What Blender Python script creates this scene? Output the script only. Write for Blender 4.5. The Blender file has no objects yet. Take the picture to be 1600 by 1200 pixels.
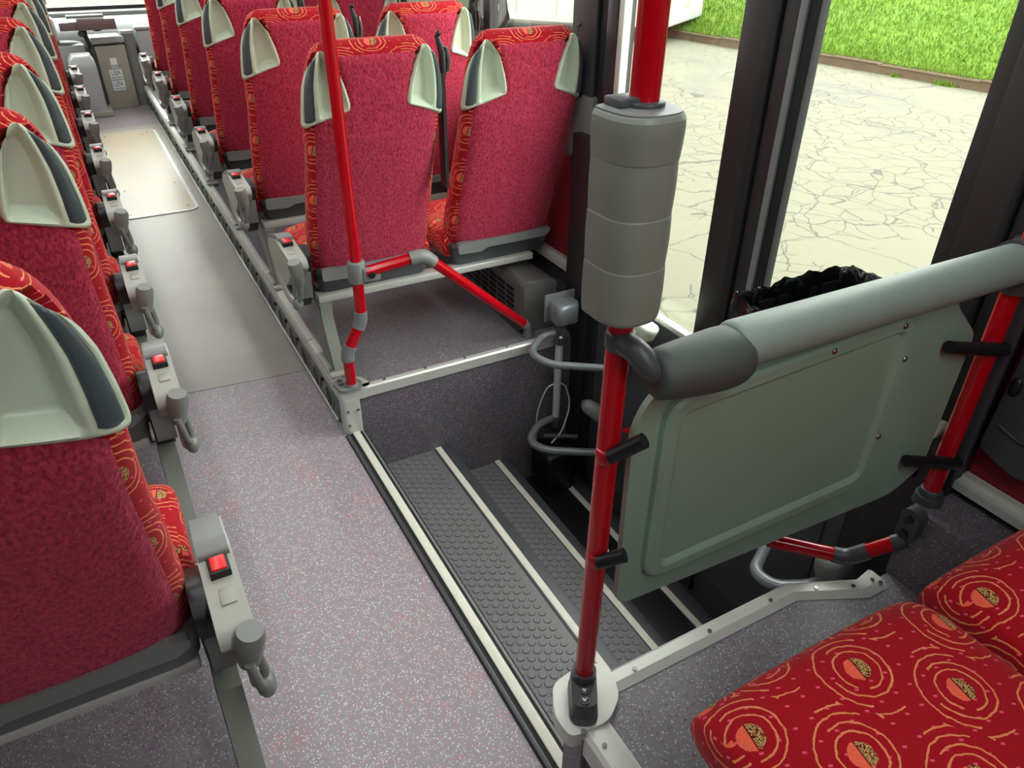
import bpy, bmesh, math, random
from mathutils import Vector, Matrix
random.seed(7)
PI = math.pi
sc = bpy.context.scene
COL = sc.collection
# ------------------------------------------------------------------ camera
yaw, pit, rol = 0.506846, 0.569425, 0.010571
f = Vector((math.sin(yaw)*math.cos(pit), math.cos(yaw)*math.cos(pit), -math.sin(pit)))
r = Vector((math.cos(yaw), -math.sin(yaw), 0)); u = r.cross(f)
r2 = r*math.cos(rol)+u*math.sin(rol); u2 = -r*math.sin(rol)+u*math.cos(rol)
cam = bpy.data.cameras.new('camera'); co = bpy.data.objects.new('camera', cam); COL.objects.link(co)
M = Matrix((r2, u2, -f)).transposed().to_4x4(); M.translation = (0, 0, 1.62); co.matrix_world = M
cam.sensor_width = 36; cam.lens = 1164.6/1600*36; cam.clip_start = .02; cam.clip_end = 300
sc.camera = co
# ------------------------------------------------------------------ sky and exposure
WORLD = 11.0
wd = bpy.data.worlds.new('sky'); sc.world = wd; wd.use_nodes = True
nt = wd.node_tree; bg = nt.nodes['Background']
tc = nt.nodes.new('ShaderNodeTexCoord'); sx = nt.nodes.new('ShaderNodeSeparateXYZ'); rp = nt.nodes.new('ShaderNodeValToRGB')
nt.links.new(tc.outputs['Generated'], sx.inputs[0]); nt.links.new(sx.outputs[2], rp.inputs[0]); nt.links.new(rp.outputs[0], bg.inputs[0])
rp.color_ramp.elements[0].color = (.78, .80, .80, 1); rp.color_ramp.elements[1].color = (1, 1, 1, 1); rp.color_ramp.elements[1].position = .6
bg.inputs[1].default_value = WORLD
sc.view_settings.view_transform = 'Standard'; sc.view_settings.look = 'None'; sc.view_settings.gamma = 1
sc.view_settings.use_curve_mapping = False; sc.view_settings.exposure = 0.0
sc.cycles.max_bounces = 8; sc.cycles.diffuse_bounces = 4; sc.cycles.transparent_max_bounces = 12
sc.cycles.use_denoising = True
FILL = 9.5     # watts of each unseen ceiling fill light, added to lift the interior


# ------------------------------------------------------------------ node helpers
class X:
    nt = None
    def __init__(s, k): s.k = k
    @staticmethod
    def op(name, *a, clamp=False):
        n = X.nt.nodes.new('ShaderNodeMath'); n.operation = name; n.use_clamp = clamp
        for i, v in enumerate(a):
            if isinstance(v, X): X.nt.links.new(v.k, n.inputs[i])
            else: n.inputs[i].default_value = v
        return X(n.outputs[0])
    def __add__(s, o): return X.op('ADD', s, o)
    __radd__ = __add__
    def __sub__(s, o): return X.op('SUBTRACT', s, o)
    def __rsub__(s, o): return X.op('SUBTRACT', o, s)
    def __mul__(s, o): return X.op('MULTIPLY', s, o)
    __rmul__ = __mul__
    def __truediv__(s, o): return X.op('DIVIDE', s, o)
    def gt(s, o): return X.op('GREATER_THAN', s, o)
    def lt(s, o): return X.op('LESS_THAN', s, o)
def fn(name, *a): return X.op(name, *a)
def lin(c):
    return tuple((v/255/12.92 if v <= 10 else ((v/255+.055)/1.055)**2.4) for v in c)+(1,)
def newmat(name):
    m = bpy.data.materials.new(name); m.use_nodes = True; X.nt = m.node_tree
    return m, m.node_tree.nodes['Principled BSDF']
def mix(fac, a, b):
    n = X.nt.nodes.new('ShaderNodeMix'); n.data_type = 'RGBA'
    for idx, v in ((0, fac), (6, a), (7, b)):
        if isinstance(v, X): X.nt.links.new(v.k, n.inputs[idx])
        else: n.inputs[idx].default_value = v
    return X(n.outputs[2])
def coord(kind='Object'):
    n = X.nt.nodes.new('ShaderNodeTexCoord'); return n.outputs[kind]
def noise(scale, vec=None, detail=2, rough=.5, stretch=None):
    n = X.nt.nodes.new('ShaderNodeTexNoise'); n.inputs['Scale'].default_value = scale
    n.inputs['Detail'].default_value = detail; n.inputs['Roughness'].default_value = rough
    v = vec or coord()
    if stretch:
        mp = X.nt.nodes.new('ShaderNodeMapping'); mp.inputs['Scale'].default_value = stretch
        X.nt.links.new(v, mp.inputs[0]); v = mp.outputs[0]
    X.nt.links.new(v, n.inputs['Vector']); return X(n.outputs[0])
def voro(scale, vec=None, feat='F1', out='Distance'):
    n = X.nt.nodes.new('ShaderNodeTexVoronoi'); n.feature = feat; n.inputs['Scale'].default_value = scale
    X.nt.links.new(vec or coord(), n.inputs['Vector']); return n
def bump(p, h, strength, dist=.001):
    b = X.nt.nodes.new('ShaderNodeBump'); b.inputs['Strength'].default_value = strength; b.inputs['Distance'].default_value = dist
    X.nt.links.new(h.k, b.inputs['Height']); X.nt.links.new(b.outputs[0], p.inputs['Normal'])
def setc(p, c):
    if isinstance(c, X): X.nt.links.new(c.k, p.inputs['Base Color'])
    else: p.inputs['Base Color'].default_value = c
MAT = {}
def plain(name, rgb, rough=.5, metal=0, nscale=0, nstr=.3, var=.08, spec=None, vscale=12):
    m, p = newmat(name); c = lin(rgb)
    v = noise(vscale, detail=3)
    setc(p, mix(v, tuple(x*(1-var) for x in c[:3])+(1,), tuple(min(1, x*(1+var)) for x in c[:3])+(1,)))
    p.inputs['Roughness'].default_value = rough; p.inputs['Metallic'].default_value = metal
    if spec is not None: p.inputs['Specular IOR Level'].default_value = spec
    if nscale: bump(p, noise(nscale, detail=2), nstr, .0006)
    MAT[name] = m; return m
plain('red_paint', (174, 4, 22), .18, var=.03)
plain('light_grey_plastic', (200, 212, 190), .35, nscale=900, nstr=.15, var=.04)
plain('mid_grey_plastic', (118, 121, 120), .42, nscale=900, nstr=.2, var=.05)
plain('dark_grey_plastic', (62, 65, 68), .42, nscale=900, nstr=.2, var=.05)
plain('handle_plastic', (72, 84, 88), .28, nscale=1200, nstr=.1, var=.04)
plain('greige_plastic', (160, 160, 152), .38, nscale=900, nstr=.15, var=.05)
plain('unit_grey', (122, 124, 120), .35, nscale=900, nstr=.15, var=.04)
plain('black_plastic', (20, 21, 23), .4, var=.05)
plain('black_frame', (38, 34, 36), .45, var=.08)
plain('black_rubber', (14, 14, 16), .7, var=.05)
plain('steel', (150, 150, 150), .3, 1, var=.05)
plain('aluminium', (205, 207, 200), .38, .35, nscale=300, nstr=.05, var=.05)
plain('grey_tube', (122, 128, 132), .3, .2, var=.04)
plain('white_tube', (190, 192, 192), .4, var=.04)
plain('vinyl_rail', (128, 144, 136), .5, nscale=1400, nstr=.7, var=.06)
plain('vinyl_cap', (66, 74, 70), .5, nscale=1400, nstr=.6, var=.06)
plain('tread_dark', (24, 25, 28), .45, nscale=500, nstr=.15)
plain('panel_green_grey', (134, 163, 145), .42, nscale=1100, nstr=.35, var=.05)
plain('box_grey', (122, 127, 118), .42, nscale=1200, nstr=.2, var=.03)
plain('red_wall', (120, 8, 28), .75, nscale=1400, nstr=.4, var=.08)
plain('ceiling_white', (225, 225, 220), .6)
plain('wall_grey', (150, 150, 150), .6)
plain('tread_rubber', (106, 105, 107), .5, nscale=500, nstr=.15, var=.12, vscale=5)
plain('nosing_stripe', (214, 212, 200), .5, nscale=200, nstr=.2, var=.12, vscale=25)
plain('red_button', (235, 40, 40), .3)
plain('heater_grey', (120, 119, 117), .35, .4, var=.04)
plain('cream_paint', (146, 152, 132), .25, var=.03)
plain('white_paint', (160, 162, 160), .25, var=.02)
plain('tyre', (58, 58, 55), .8)
plain('rim', (150, 148, 138), .45, .4, var=.15)
plain('tail_red', (200, 20, 20), .2)
plain('sticker_white', (225, 232, 232), .4)
plain('sticker_ink', (125, 150, 158), .5, var=.1)
plain('console_grey', (150, 149, 138), .4, nscale=700, nstr=.15, var=.03)
plain('console_pale', (160, 164, 165), .35, var=.03)
plain('tray_brown', (112, 98, 100), .4, .3, var=.1)
plain('stone', (66, 52, 34), .9, nscale=40, nstr=.8, var=.4, vscale=3)
plain('mirror_glass', (60, 62, 64), .1)

def bagmat():
    m, p = newmat('bin_bag'); setc(p, lin((10, 11, 13))); p.inputs['Roughness'].default_value = .16
    bump(p, noise(13, detail=3, rough=.6), .8, .014); MAT['bin_bag'] = m
bagmat()

def speckle(name, base, white, pink, dens=.2, worn=False):
    m, p = newmat(name); vo = voro(300)
    sp = X.nt.nodes.new('ShaderNodeSeparateColor'); X.nt.links.new(vo.outputs['Color'], sp.inputs[0])
    d = X(vo.outputs['Distance']); ra = X(sp.outputs[0]); rb = X(sp.outputs[1])
    wm = (rb.gt(1-dens))*(d.lt(.42)); 
    big = noise(7, detail=3)
    c = mix(noise(60, detail=3), tuple(x*.8 for x in lin(base)[:3])+(1,), tuple(x*1.2 for x in lin(base)[:3])+(1,))
    c = mix((big.gt(.62)*ra.gt(.86)), c, lin(pink))
    c = mix(ra.lt(.05), c, lin(pink))
    c = mix(wm*(.55+.45*ra), c, lin(white))
    setc(p, c); p.inputs['Roughness'].default_value = .42; bump(p, wm, .15, .0005); MAT[name] = m
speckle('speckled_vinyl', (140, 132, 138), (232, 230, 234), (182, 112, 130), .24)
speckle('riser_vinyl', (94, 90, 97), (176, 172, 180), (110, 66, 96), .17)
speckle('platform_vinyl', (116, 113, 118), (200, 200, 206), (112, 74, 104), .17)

def worn_glare_floor():
    m, p = newmat('worn_glare_vinyl'); n1 = noise(3, detail=4, stretch=(1, .5, 1)); n2 = noise(140, detail=4, stretch=(1, 3, 1)); n3 = noise(14, detail=5); n3_ = noise(2.2, detail=4)
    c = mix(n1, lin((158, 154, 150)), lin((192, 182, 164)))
    sy = X.nt.nodes.new('ShaderNodeSeparateXYZ'); X.nt.links.new(coord(), sy.inputs[0]); wy = X.op('MULTIPLY_ADD', X(sy.outputs[1])+(n3_-.5)*2.2, -.45, 2.1, clamp=True); c = mix(wy, c, lin((146, 141, 139))); c = mix(n2*.5, c, lin((106, 102, 102))); c = mix((n3-.5)*(1-wy)*1.2, c, lin((190, 172, 134)))  # paler beige toward the front paints in windscreen glare, mixed with dirt
    setc(p, c); p.inputs['Roughness'].default_value = .38; bump(p, n2, .2, .0008); MAT['worn_glare_vinyl'] = m
worn_glare_floor()
def hatchmat():
    m, p = newmat('hatch_vinyl'); n1 = noise(5, detail=5); n2 = noise(120, detail=3)
    c = mix(fn('SMOOTH_MIN', n1*1.3, 1.0, .1), lin((190, 184, 172)), lin((212, 190, 146))); c = mix(n2*.35, c, lin((150, 140, 120)))
    setc(p, c); p.inputs['Roughness'].default_value = .35; bump(p, n2, .15, .0008); MAT['hatch_vinyl'] = m
hatchmat()

def plush(name, a, b):
    m, p = newmat(name)
    n = noise(160, detail=3, rough=.6, stretch=(1, 1, .6)); n2 = noise(5, detail=3)
    c = mix(fn('SMOOTH_MIN', fn('MULTIPLY_ADD', n, 2.6, -.8), 1.0, .1), lin(a), lin(b))
    c = mix(n2*.35, c, lin(a)); setc(p, c)
    p.inputs['Roughness'].default_value = .9; p.inputs['Specular IOR Level'].default_value = .15
    p.inputs['Sheen Weight'].default_value = .35; p.inputs['Sheen Roughness'].default_value = .5; p.inputs['Sheen Tint'].default_value = (1, .35, .5, 1)
    bump(p, n, .9, .004); MAT[name] = m
plush('plush', (130, 24, 46), (212, 70, 96))

def fabric():
    m, p = newmat('patterned_velour')
    s = X.nt.nodes.new('ShaderNodeSeparateXYZ'); uv = coord('UV'); X.nt.links.new(uv, s.inputs[0])
    U, V = X(s.outputs[0]), X(s.outputs[1])
    wob = noise(70, uv, 2); wob2 = noise(420, uv, 1)
    W, Hh = .182, .166
    dx1 = U-fn('ROUND', U/W)*W; dy1 = V-fn('ROUND', V/Hh)*Hh
    U2 = U+W/2; V2 = V+Hh/2
    dx2 = U2-fn('ROUND', U2/W)*W; dy2 = V2-fn('ROUND', V2/Hh)*Hh
    d1 = fn('SQRT', dx1*dx1+dy1*dy1); d2 = fn('SQRT', dx2*dx2+dy2*dy2)
    k = d2.lt(d1)
    dx = dx1*(1-k)+dx2*k; dy = dy1*(1-k)+dy2*k
    R = fn('SQRT', dx*dx+dy*dy)+(wob-.5)*.006+(wob2-.5)*.0016
    ang = fn('ARCTAN2', dy, dx)
    def ring(rad, w): return fn('ABSOLUTE', R-rad).lt(w*1.1)
    base = mix(noise(350, uv, 2), lin((134, 2, 18)), lin((188, 7, 30)))
    rings = ring(.0295, .00115)*fn('SINE', ang+.6).gt(-.97)
    rings = fn('MAXIMUM', rings, ring(.041, .00115)*fn('SINE', ang*1.0+2.2).gt(-.80))
    rings = fn('MAXIMUM', rings, ring(.0535, .0011)*fn('SINE', ang*1.0-.9).gt(-.15))
    rings = fn('MAXIMUM', rings, ring(.0655, .0011)*fn('SINE', ang*2.0-.4).gt(.2))
    g = .0265
    fu = U/g; rowp = fn('ROUND', V/g); off = fn('FLOORED_MODULO', rowp, 2.0)*.5
    fx = (fu+off)-fn('ROUND', fu+off); fy = V/g-rowp
    fleck = (fn('ABSOLUTE', fx+fy*.6)+fn('ABSOLUTE', fy)*1.3).lt(.12)
    c = mix(fleck, base, lin((232, 84, 116)))
    c = mix(rings, c, lin((228, 140, 92)))
    disc = R.lt(.0168); side = dx*.985+dy*(-.17)
    mott = voro(430, uv, 'DISTANCE_TO_EDGE'); mo = X(mott.outputs['Distance']).gt(.13)
    bei = mix(mo, lin((90, 20, 16)), lin((222, 190, 116)))
    ora = mix(noise(260, uv, 2), lin((236, 74, 58)), lin((242, 122, 88)))
    dc = mix(side.gt(0), ora, bei); dc = mix(fn('ABSOLUTE', side).lt(.0009), dc, lin((96, 4, 16)))
    c = mix(disc, c, dc)
    setc(p, c); p.inputs['Roughness'].default_value = .85; p.inputs['Specular IOR Level'].default_value = .2
    p.inputs['Sheen Weight'].default_value = .25; p.inputs['Sheen Tint'].default_value = (1, .4, .4, 1)
    bump(p, noise(900, uv, 1)+fn('MAXIMUM', rings, disc)*.4, .35, .0012); MAT['patterned_velour'] = m
fabric()

def glassmat(name='window_glass', tint=(.93, .95, .92, 1)):
    m = bpy.data.materials.new(name); m.use_nodes = True; X.nt = t = m.node_tree
    t.nodes.remove(t.nodes['Principled BSDF']); out = t.nodes['Material Output']
    tr = t.nodes.new('ShaderNodeBsdfTransparent'); tr.inputs[0].default_value = tint
    gl = t.nodes.new('ShaderNodeBsdfGlossy'); gl.inputs['Roughness'].default_value = .02
    lw = t.nodes.new('ShaderNodeLayerWeight'); lw.inputs[0].default_value = .5
    X.nt = t; fr = fn('MULTIPLY_ADD', fn('POWER', X(lw.outputs['Facing']), 4.0), .45, .025).k.node
    mx = t.nodes.new('ShaderNodeMixShader')
    t.links.new(fr.outputs[0], mx.inputs[0]); t.links.new(tr.outputs[0], mx.inputs[1]); t.links.new(gl.outputs[0], mx.inputs[2]); t.links.new(mx.outputs[0], out.inputs[0])
    MAT[name] = m
glassmat(); glassmat('dimming_glass', (.42, .45, .43, 1))  # darker tint put on the unseen windows to dim the forward seats
def pavement():
    m, p = newmat('pavement'); o = coord()
    wv = X.nt.nodes.new('ShaderNodeTexNoise'); wv.inputs['Scale'].default_value = 1.7; wv.inputs['Detail'].default_value = 4
    X.nt.links.new(o, wv.inputs['Vector'])
    def warp(amt, sc_):
        a = X.nt.nodes.new('ShaderNodeVectorMath'); a.operation = 'MULTIPLY_ADD'; a.inputs[1].default_value = (amt, amt, 0)
        X.nt.links.new(wv.outputs['Color'], a.inputs[0]); X.nt.links.new(o, a.inputs[2]); return a.outputs[0]
    v1 = X(voro(1.15, warp(.6, 1), 'DISTANCE_TO_EDGE').outputs['Distance']); v2 = X(voro(3.2, warp(.35, 1), 'DISTANCE_TO_EDGE').outputs['Distance'])
    area = noise(.45, detail=2)
    cr = fn('MAXIMUM', v1.lt(.008), v2.lt(.017)*area.gt(.47))
    big = noise(.35, detail=5); fine = noise(60, detail=3)
    c = mix(big, lin((74, 73, 57)), lin((83, 82, 65))); c = mix(fine*.35, c, lin((65, 64, 50)))
    s = X.nt.nodes.new('ShaderNodeSeparateXYZ'); X.nt.links.new(o, s.inputs[0]); px, py = X(s.outputs[0]), X(s.outputs[1])
    st = noise(1.1, detail=5, stretch=(1.6, .5, 1)); dd = fn('SQRT', (px-10.6)*(px-10.6)*.35+(py-9.2)*(py-9.2)*.12)
    stain = ((st-dd*.22)-.28)
    c = mix(X.op('MULTIPLY', stain, 3.0, clamp=True), c, lin((64, 64, 58)))
    dm = (big-.5)*1.2+.0
    c = mix(cr*.85, c, lin((40, 37, 29)))
    setc(p, c); p.inputs['Roughness'].default_value = .9; bump(p, 1-cr, .3, .01); MAT['pavement'] = m
pavement()
def grassmat(name, a, b):
    m, p = newmat(name); n = noise(1.3, detail=4); n2 = noise(9, detail=3)
    c = mix(fn('MULTIPLY_ADD', n, 1.6, -.3), lin(a), lin(b)); c = mix(n2*.4, c, lin((100, 114, 42)))
    setc(p, c); p.inputs['Roughness'].default_value = .85; p.inputs['Specular IOR Level'].default_value = .1; MAT[name] = m
grassmat('grass_soil', (46, 78, 14), (70, 98, 26)); grassmat('grass_blade', (50, 84, 14), (76, 104, 32))

# ------------------------------------------------------------------ mesh helpers
def finish(name, bm, mat, parent=None, smooth=True, bev=0, seg=2, uv=False, ang=40):
    me = bpy.data.meshes.new(name)
    if bev:
        es = [e for e in bm.edges if len(e.link_faces) == 2 and e.calc_face_angle(0) > math.radians(30)]
        bmesh.ops.bevel(bm, geom=es, offset=bev, segments=seg, profile=.5, affect='EDGES', clamp_overlap=True)
    bmesh.ops.recalc_face_normals(bm, faces=bm.faces)
    if uv:
        L = bm.loops.layers.uv.verify()
        for fc in bm.faces:
            n = fc.normal; ax = max(range(3), key=lambda i: abs(n[i])*(1, 1, .9)[i])
            for l in fc.loops:
                c = l.vert.co
                l[L].uv = ((c.y+.03, c.z), (c.x, c.z+.04), (c.x, c.y))[ax]
    bm.to_mesh(me); bm.free()
    for pl in me.polygons: pl.use_smooth = smooth
    if smooth: me.set_sharp_from_angle(angle=math.radians(ang))
    me.materials.append(MAT[mat] if isinstance(mat, str) else mat)
    o = bpy.data.objects.new(name, me); COL.objects.link(o)
    if parent: o.parent = parent
    return o
def B(): return bmesh.new()
def addbox(bm, x0, x1, y0, y1, z0, z1, rot=None, piv=None):
    g = bmesh.ops.create_cube(bm, size=1)['verts']
    for v in g:
        v.co = Vector(((x0+x1)/2+v.co.x*(x1-x0), (y0+y1)/2+v.co.y*(y1-y0), (z0+z1)/2+v.co.z*(z1-z0)))
    if rot is not None:
        pv = Vector(piv) if piv else Vector(((x0+x1)/2, (y0+y1)/2, (z0+z1)/2))
        for v in g: v.co = pv+rot @ (v.co-pv)
    return g
def box(name, d, mat, parent=None, bev=0, **k):
    bm = B(); addbox(bm, *d); return finish(name, bm, mat, parent, bev=bev, **k)
def addprism(bm, pts, axis, a, b):
    # pts: 2D polygon in the two other axes (x:(y,z) y:(x,z) z:(x,y)), extruded a..b along axis
    def P(p, t):
        return {'x': (t, p[0], p[1]), 'y': (p[0], t, p[1]), 'z': (p[0], p[1], t)}[axis]
    va = [bm.verts.new(P(p, a)) for p in pts]; vb = [bm.verts.new(P(p, b)) for p in pts]
    bm.faces.new(va); bm.faces.new(vb[::-1]); n = len(pts)
    for i in range(n): bm.faces.new((va[i], vb[i], vb[(i+1) % n], va[(i+1) % n]))
def prism(name, pts, axis, a, b, mat, parent=None, bev=0, **k):
    bm = B(); addprism(bm, pts, axis, a, b); return finish(name, bm, mat, parent, bev=bev, **k)
def fillet(pts, rad, n=6):
    pts = [Vector(p) for p in pts]; out = [pts[0]]
    for i in range(1, len(pts)-1):
        p, a, b = pts[i], pts[i-1], pts[i+1]
        da, db = (a-p), (b-p); rr = min(rad, da.length*.48, db.length*.48)
        A, C = p+da.normalized()*rr, p+db.normalized()*rr
        for k in range(n+1):
            t = k/n; out.append(A*(1-t)**2+p*2*t*(1-t)+C*t*t)
    out.append(pts[-1]); return out
def addtube(bm, path, rad, seg=14, caps=True, rads=None):
    path = [Vector(p) for p in path]; rings = []; up = None
    for i, p in enumerate(path):
        d = (path[min(i+1, len(path)-1)]-path[max(i-1, 0)]).normalized()
        if up is None:
            up = Vector((0, 0, 1)) if abs(d.z) < .9 else Vector((1, 0, 0))
        s = d.cross(up).normalized(); up = s.cross(d).normalized()
        rr = rads[i] if rads else rad
        rings.append([bm.verts.new(p+s*math.cos(2*PI*k/seg)*rr+up*math.sin(2*PI*k/seg)*rr) for k in range(seg)])
    for a, b in zip(rings, rings[1:]):
        for k in range(seg): bm.faces.new((a[k], a[(k+1) % seg], b[(k+1) % seg], b[k]))
    if caps: bm.faces.new(rings[0][::-1]); bm.faces.new(rings[-1])
def tube(name, path, rad, mat, parent=None, seg=14, fil=0, n=6, rads=None, ang=50):
    bm = B(); addtube(bm, fillet(path, fil, n) if fil else path, rad, seg, rads=rads); return finish(name, bm, mat, parent, ang=ang)
def loft(bm, rings, close=True, caps=True):
    vs = [[bm.verts.new(p) for p in rg] for rg in rings]; n = len(vs[0])
    for a, b in zip(vs, vs[1:]):
        for k in range(n if close else n-1): bm.faces.new((a[k], a[(k+1) % n], b[(k+1) % n], b[k]))
    if caps and close: bm.faces.new(vs[0][::-1]); bm.faces.new(vs[-1])
    return vs
def rrect(x0, x1, y0, y1, rr, n=4):
    out = []
    for cx, cy, a0 in ((x1-rr, y1-rr, 0), (x0+rr, y1-rr, 90), (x0+rr, y0+rr, 180), (x1-rr, y0+rr, 270)):
        for k in range(n+1):
            a = math.radians(a0+90*k/n); out.append((cx+rr*math.cos(a), cy+rr*math.sin(a)))
    return out
def roundpoly(pts, rr, n=4):
    N = len(pts); out = []
    for i in range(N):
        p = Vector(pts[i]); a = Vector(pts[i-1]); b = Vector(pts[(i+1) % N])
        r_ = rr[i] if isinstance(rr, (list, tuple)) else rr
        r_ = min(r_, (a-p).length*.45, (b-p).length*.45)
        A = p+(a-p).normalized()*r_; C = p+(b-p).normalized()*r_
        for k in range(n+1):
            t = k/n; q = A*(1-t)**2+p*2*t*(1-t)+C*t*t; out.append((q.x, q.y))
    return out
def sph(bm, c, rx, ry, rz, u_=12, v_=8):
    g = bmesh.ops.create_uvsphere(bm, u_segments=u_, v_segments=v_, radius=1)['verts']
    for v in g: v.co = Vector((c[0]+v.co.x*rx, c[1]+v.co.y*ry, c[2]+v.co.z*rz))
    return g
def cyl(bm, c, rad, h, axis='z', seg=16, r2_=None):
    g = bmesh.ops.create_cone(bm, cap_ends=True, segments=seg, radius1=rad, radius2=rad if r2_ is None else r2_, depth=h)['verts']
    m = {'z': Matrix.Identity(3), 'x': Matrix.Rotation(PI/2, 3, 'Y'), 'y': Matrix.Rotation(-PI/2, 3, 'X')}[axis]
    for v in g: v.co = m @ v.co+Vector(c)
    return g
def empty(name, loc, label=None, cat=None, group=None):
    o = bpy.data.objects.new(name, None); COL.objects.link(o); o.location = loc; o.empty_display_size = .1
    if label: tag(o, label, cat, group)
    return o
def tag(o, label, cat, group=None, kind=None):
    o['label'] = label; o['category'] = cat
    if group: o['group'] = group
    if kind: o['kind'] = kind
    return o
def struct(o): o['kind'] = 'structure'; return o
def sm(t): t = max(0, min(1, t)); return t*t*(3-2*t)

XL, XR = -1.14, 1.50       # inner faces of the side walls
XW = XR+.06
YB, YF = -3.0, 8.95        # rear and front of the saloon
EA = .54                   # edge of the aisle on the door side
# ------------------------------------------------------------------ floor and platforms
floor_ = struct(box('floor', (-.03, EA, YB, 8.9, -.06, 0), 'speckled_vinyl'))
fs = struct(prism('worn_glare_sheet', [(-.03, 2.76), (EA-.004, 2.70), (EA-.004, 7.32), (-.03, 7.32)], 'z', -.02, .0015, 'worn_glare_vinyl', floor_))
hatch = prism('floor_hatch', rrect(.035, .462, 4.93, 7.15, .06), 'z', -.02, .004, 'hatch_vinyl', floor_)
bm = B()
o_ = rrect(.022, .475, 4.915, 7.165, .07, 6); i_ = rrect(.042, .455, 4.935, 7.145, .055, 6)
loft(bm, [[(p[0], p[1], 0) for p in o_], [(p[0], p[1], .007) for p in o_], [(p[0], p[1], .007) for p in i_], [(p[0], p[1], 0) for p in i_]], caps=False)
finish('hatch_edge_strip', bm, 'aluminium', floor_)
for q in ((.08, 5.0), (.42, 5.02), (.41, 5.55), (.09, 5.5), (.08, 7.05), (.40, 7.06), (.36, 7.0)):
    bm = B(); cyl(bm, (q[0], q[1], .005), .007, .004, seg=10); finish('hatch_screw', bm, 'steel', floor_)
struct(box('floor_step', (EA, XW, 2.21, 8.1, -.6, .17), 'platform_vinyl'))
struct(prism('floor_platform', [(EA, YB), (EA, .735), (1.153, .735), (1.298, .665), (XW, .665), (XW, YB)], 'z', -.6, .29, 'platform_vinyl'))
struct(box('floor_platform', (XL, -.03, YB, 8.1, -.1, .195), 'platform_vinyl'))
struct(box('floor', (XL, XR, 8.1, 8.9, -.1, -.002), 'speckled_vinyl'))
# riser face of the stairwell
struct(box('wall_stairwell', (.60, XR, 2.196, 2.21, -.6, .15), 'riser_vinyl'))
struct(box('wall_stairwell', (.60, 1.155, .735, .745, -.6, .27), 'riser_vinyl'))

# aluminium platform edge trims
def screws(parent, pts, axis='z', rad=.005):
    for p in pts:
        bm = B(); cyl(bm, p, rad, .004, axis, 10); finish('screw', bm, 'steel', parent)
def trimstrip(name, pts_out, pts_in, z, th=.012, drop=.03):
    bm = B()
    ring = []
    for (a, b) in zip(pts_out, pts_in):
        ring.append([(a[0], a[1], z-drop), (a[0], a[1], z+th*.5), (a[0]*.85+b[0]*.15, a[1]*.85+b[1]*.15, z+th), (a[0]*.35+b[0]*.65, a[1]*.35+b[1]*.65, z+th), (b[0], b[1], z+.002), (b[0], b[1], z-drop)])
    loft(bm, ring); return struct(finish(name, bm, 'aluminium', ang=25))
t1 = trimstrip('trim_1', [(.60, 2.19), (1.42, 2.19)], [(.60, 2.228), (1.42, 2.228)], .17)
screws(t1, [(.70, 2.207, .183), (.86, 2.207, .183), (1.02, 2.207, .183), (1.20, 2.207, .183)])
t2 = trimstrip('trim_2', [(.60, .752), (1.155, .752), (1.31, .682), (1.36, .69)], [(.60, .705), (1.142, .705), (1.295, .632), (1.36, .632)], .29)
screws(t2, [(.70, .728, .303), (.90, .728, .303), (1.08, .728, .303), (1.20, .705, .303), (1.28, .668, .303), (1.335, .66, .303), (1.345, .645, .303)])
t3 = trimstrip('trim_3', [(EA-.012, .66), (EA-.012, YB)], [(EA+.05, .66), (EA+.05, YB)], .29, drop=.05)
screws(t3, [(EA+.01, .62, .303), (EA+.01, .3, .303)])
struct(box('wall_step_side', (EA-.004, EA+.004, YB, .66, 0, .25), 'dark_grey_plastic'))
box('joint_cover', (EA-.015, EA+.003, .655, .673, .0, .285), 'mid_grey_plastic', t3, bev=.003)
# corner plates under the two near poles
def cplate(name, pts, z, th=.016, rr=.02):
    return struct(prism(name, roundpoly(pts, rr), 'z', z-.02, z+th, 'aluminium', bev=.005))
cplate('trim_4', [(.500, .660), (.498, .715), (.530, .775), (.62, .79), (.655, .75), (.635, .69), (.585, .655)], .29, .018)
struct(prism('trim_5', roundpoly([(EA-.012, 2.187), (.625, 2.187), (.648, 2.21), (.63, 2.262), (.60, 2.282), (EA-.012, 2.282)], .014), 'z', .14, .182, 'aluminium', bev=.005))
post = struct(prism('trim_6', roundpoly([(.532, 2.186), (.598, 2.186), (.598, 2.22), (.532, 2.235)], .012), 'z', -.005, .145, 'aluminium', bev=.003))
screws(post, [(.548, 2.184, .04), (.548, 2.184, .10), (.585, 2.184, .10)], 'y')
screws(post, [(.59, 2.215, .184)])

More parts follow.
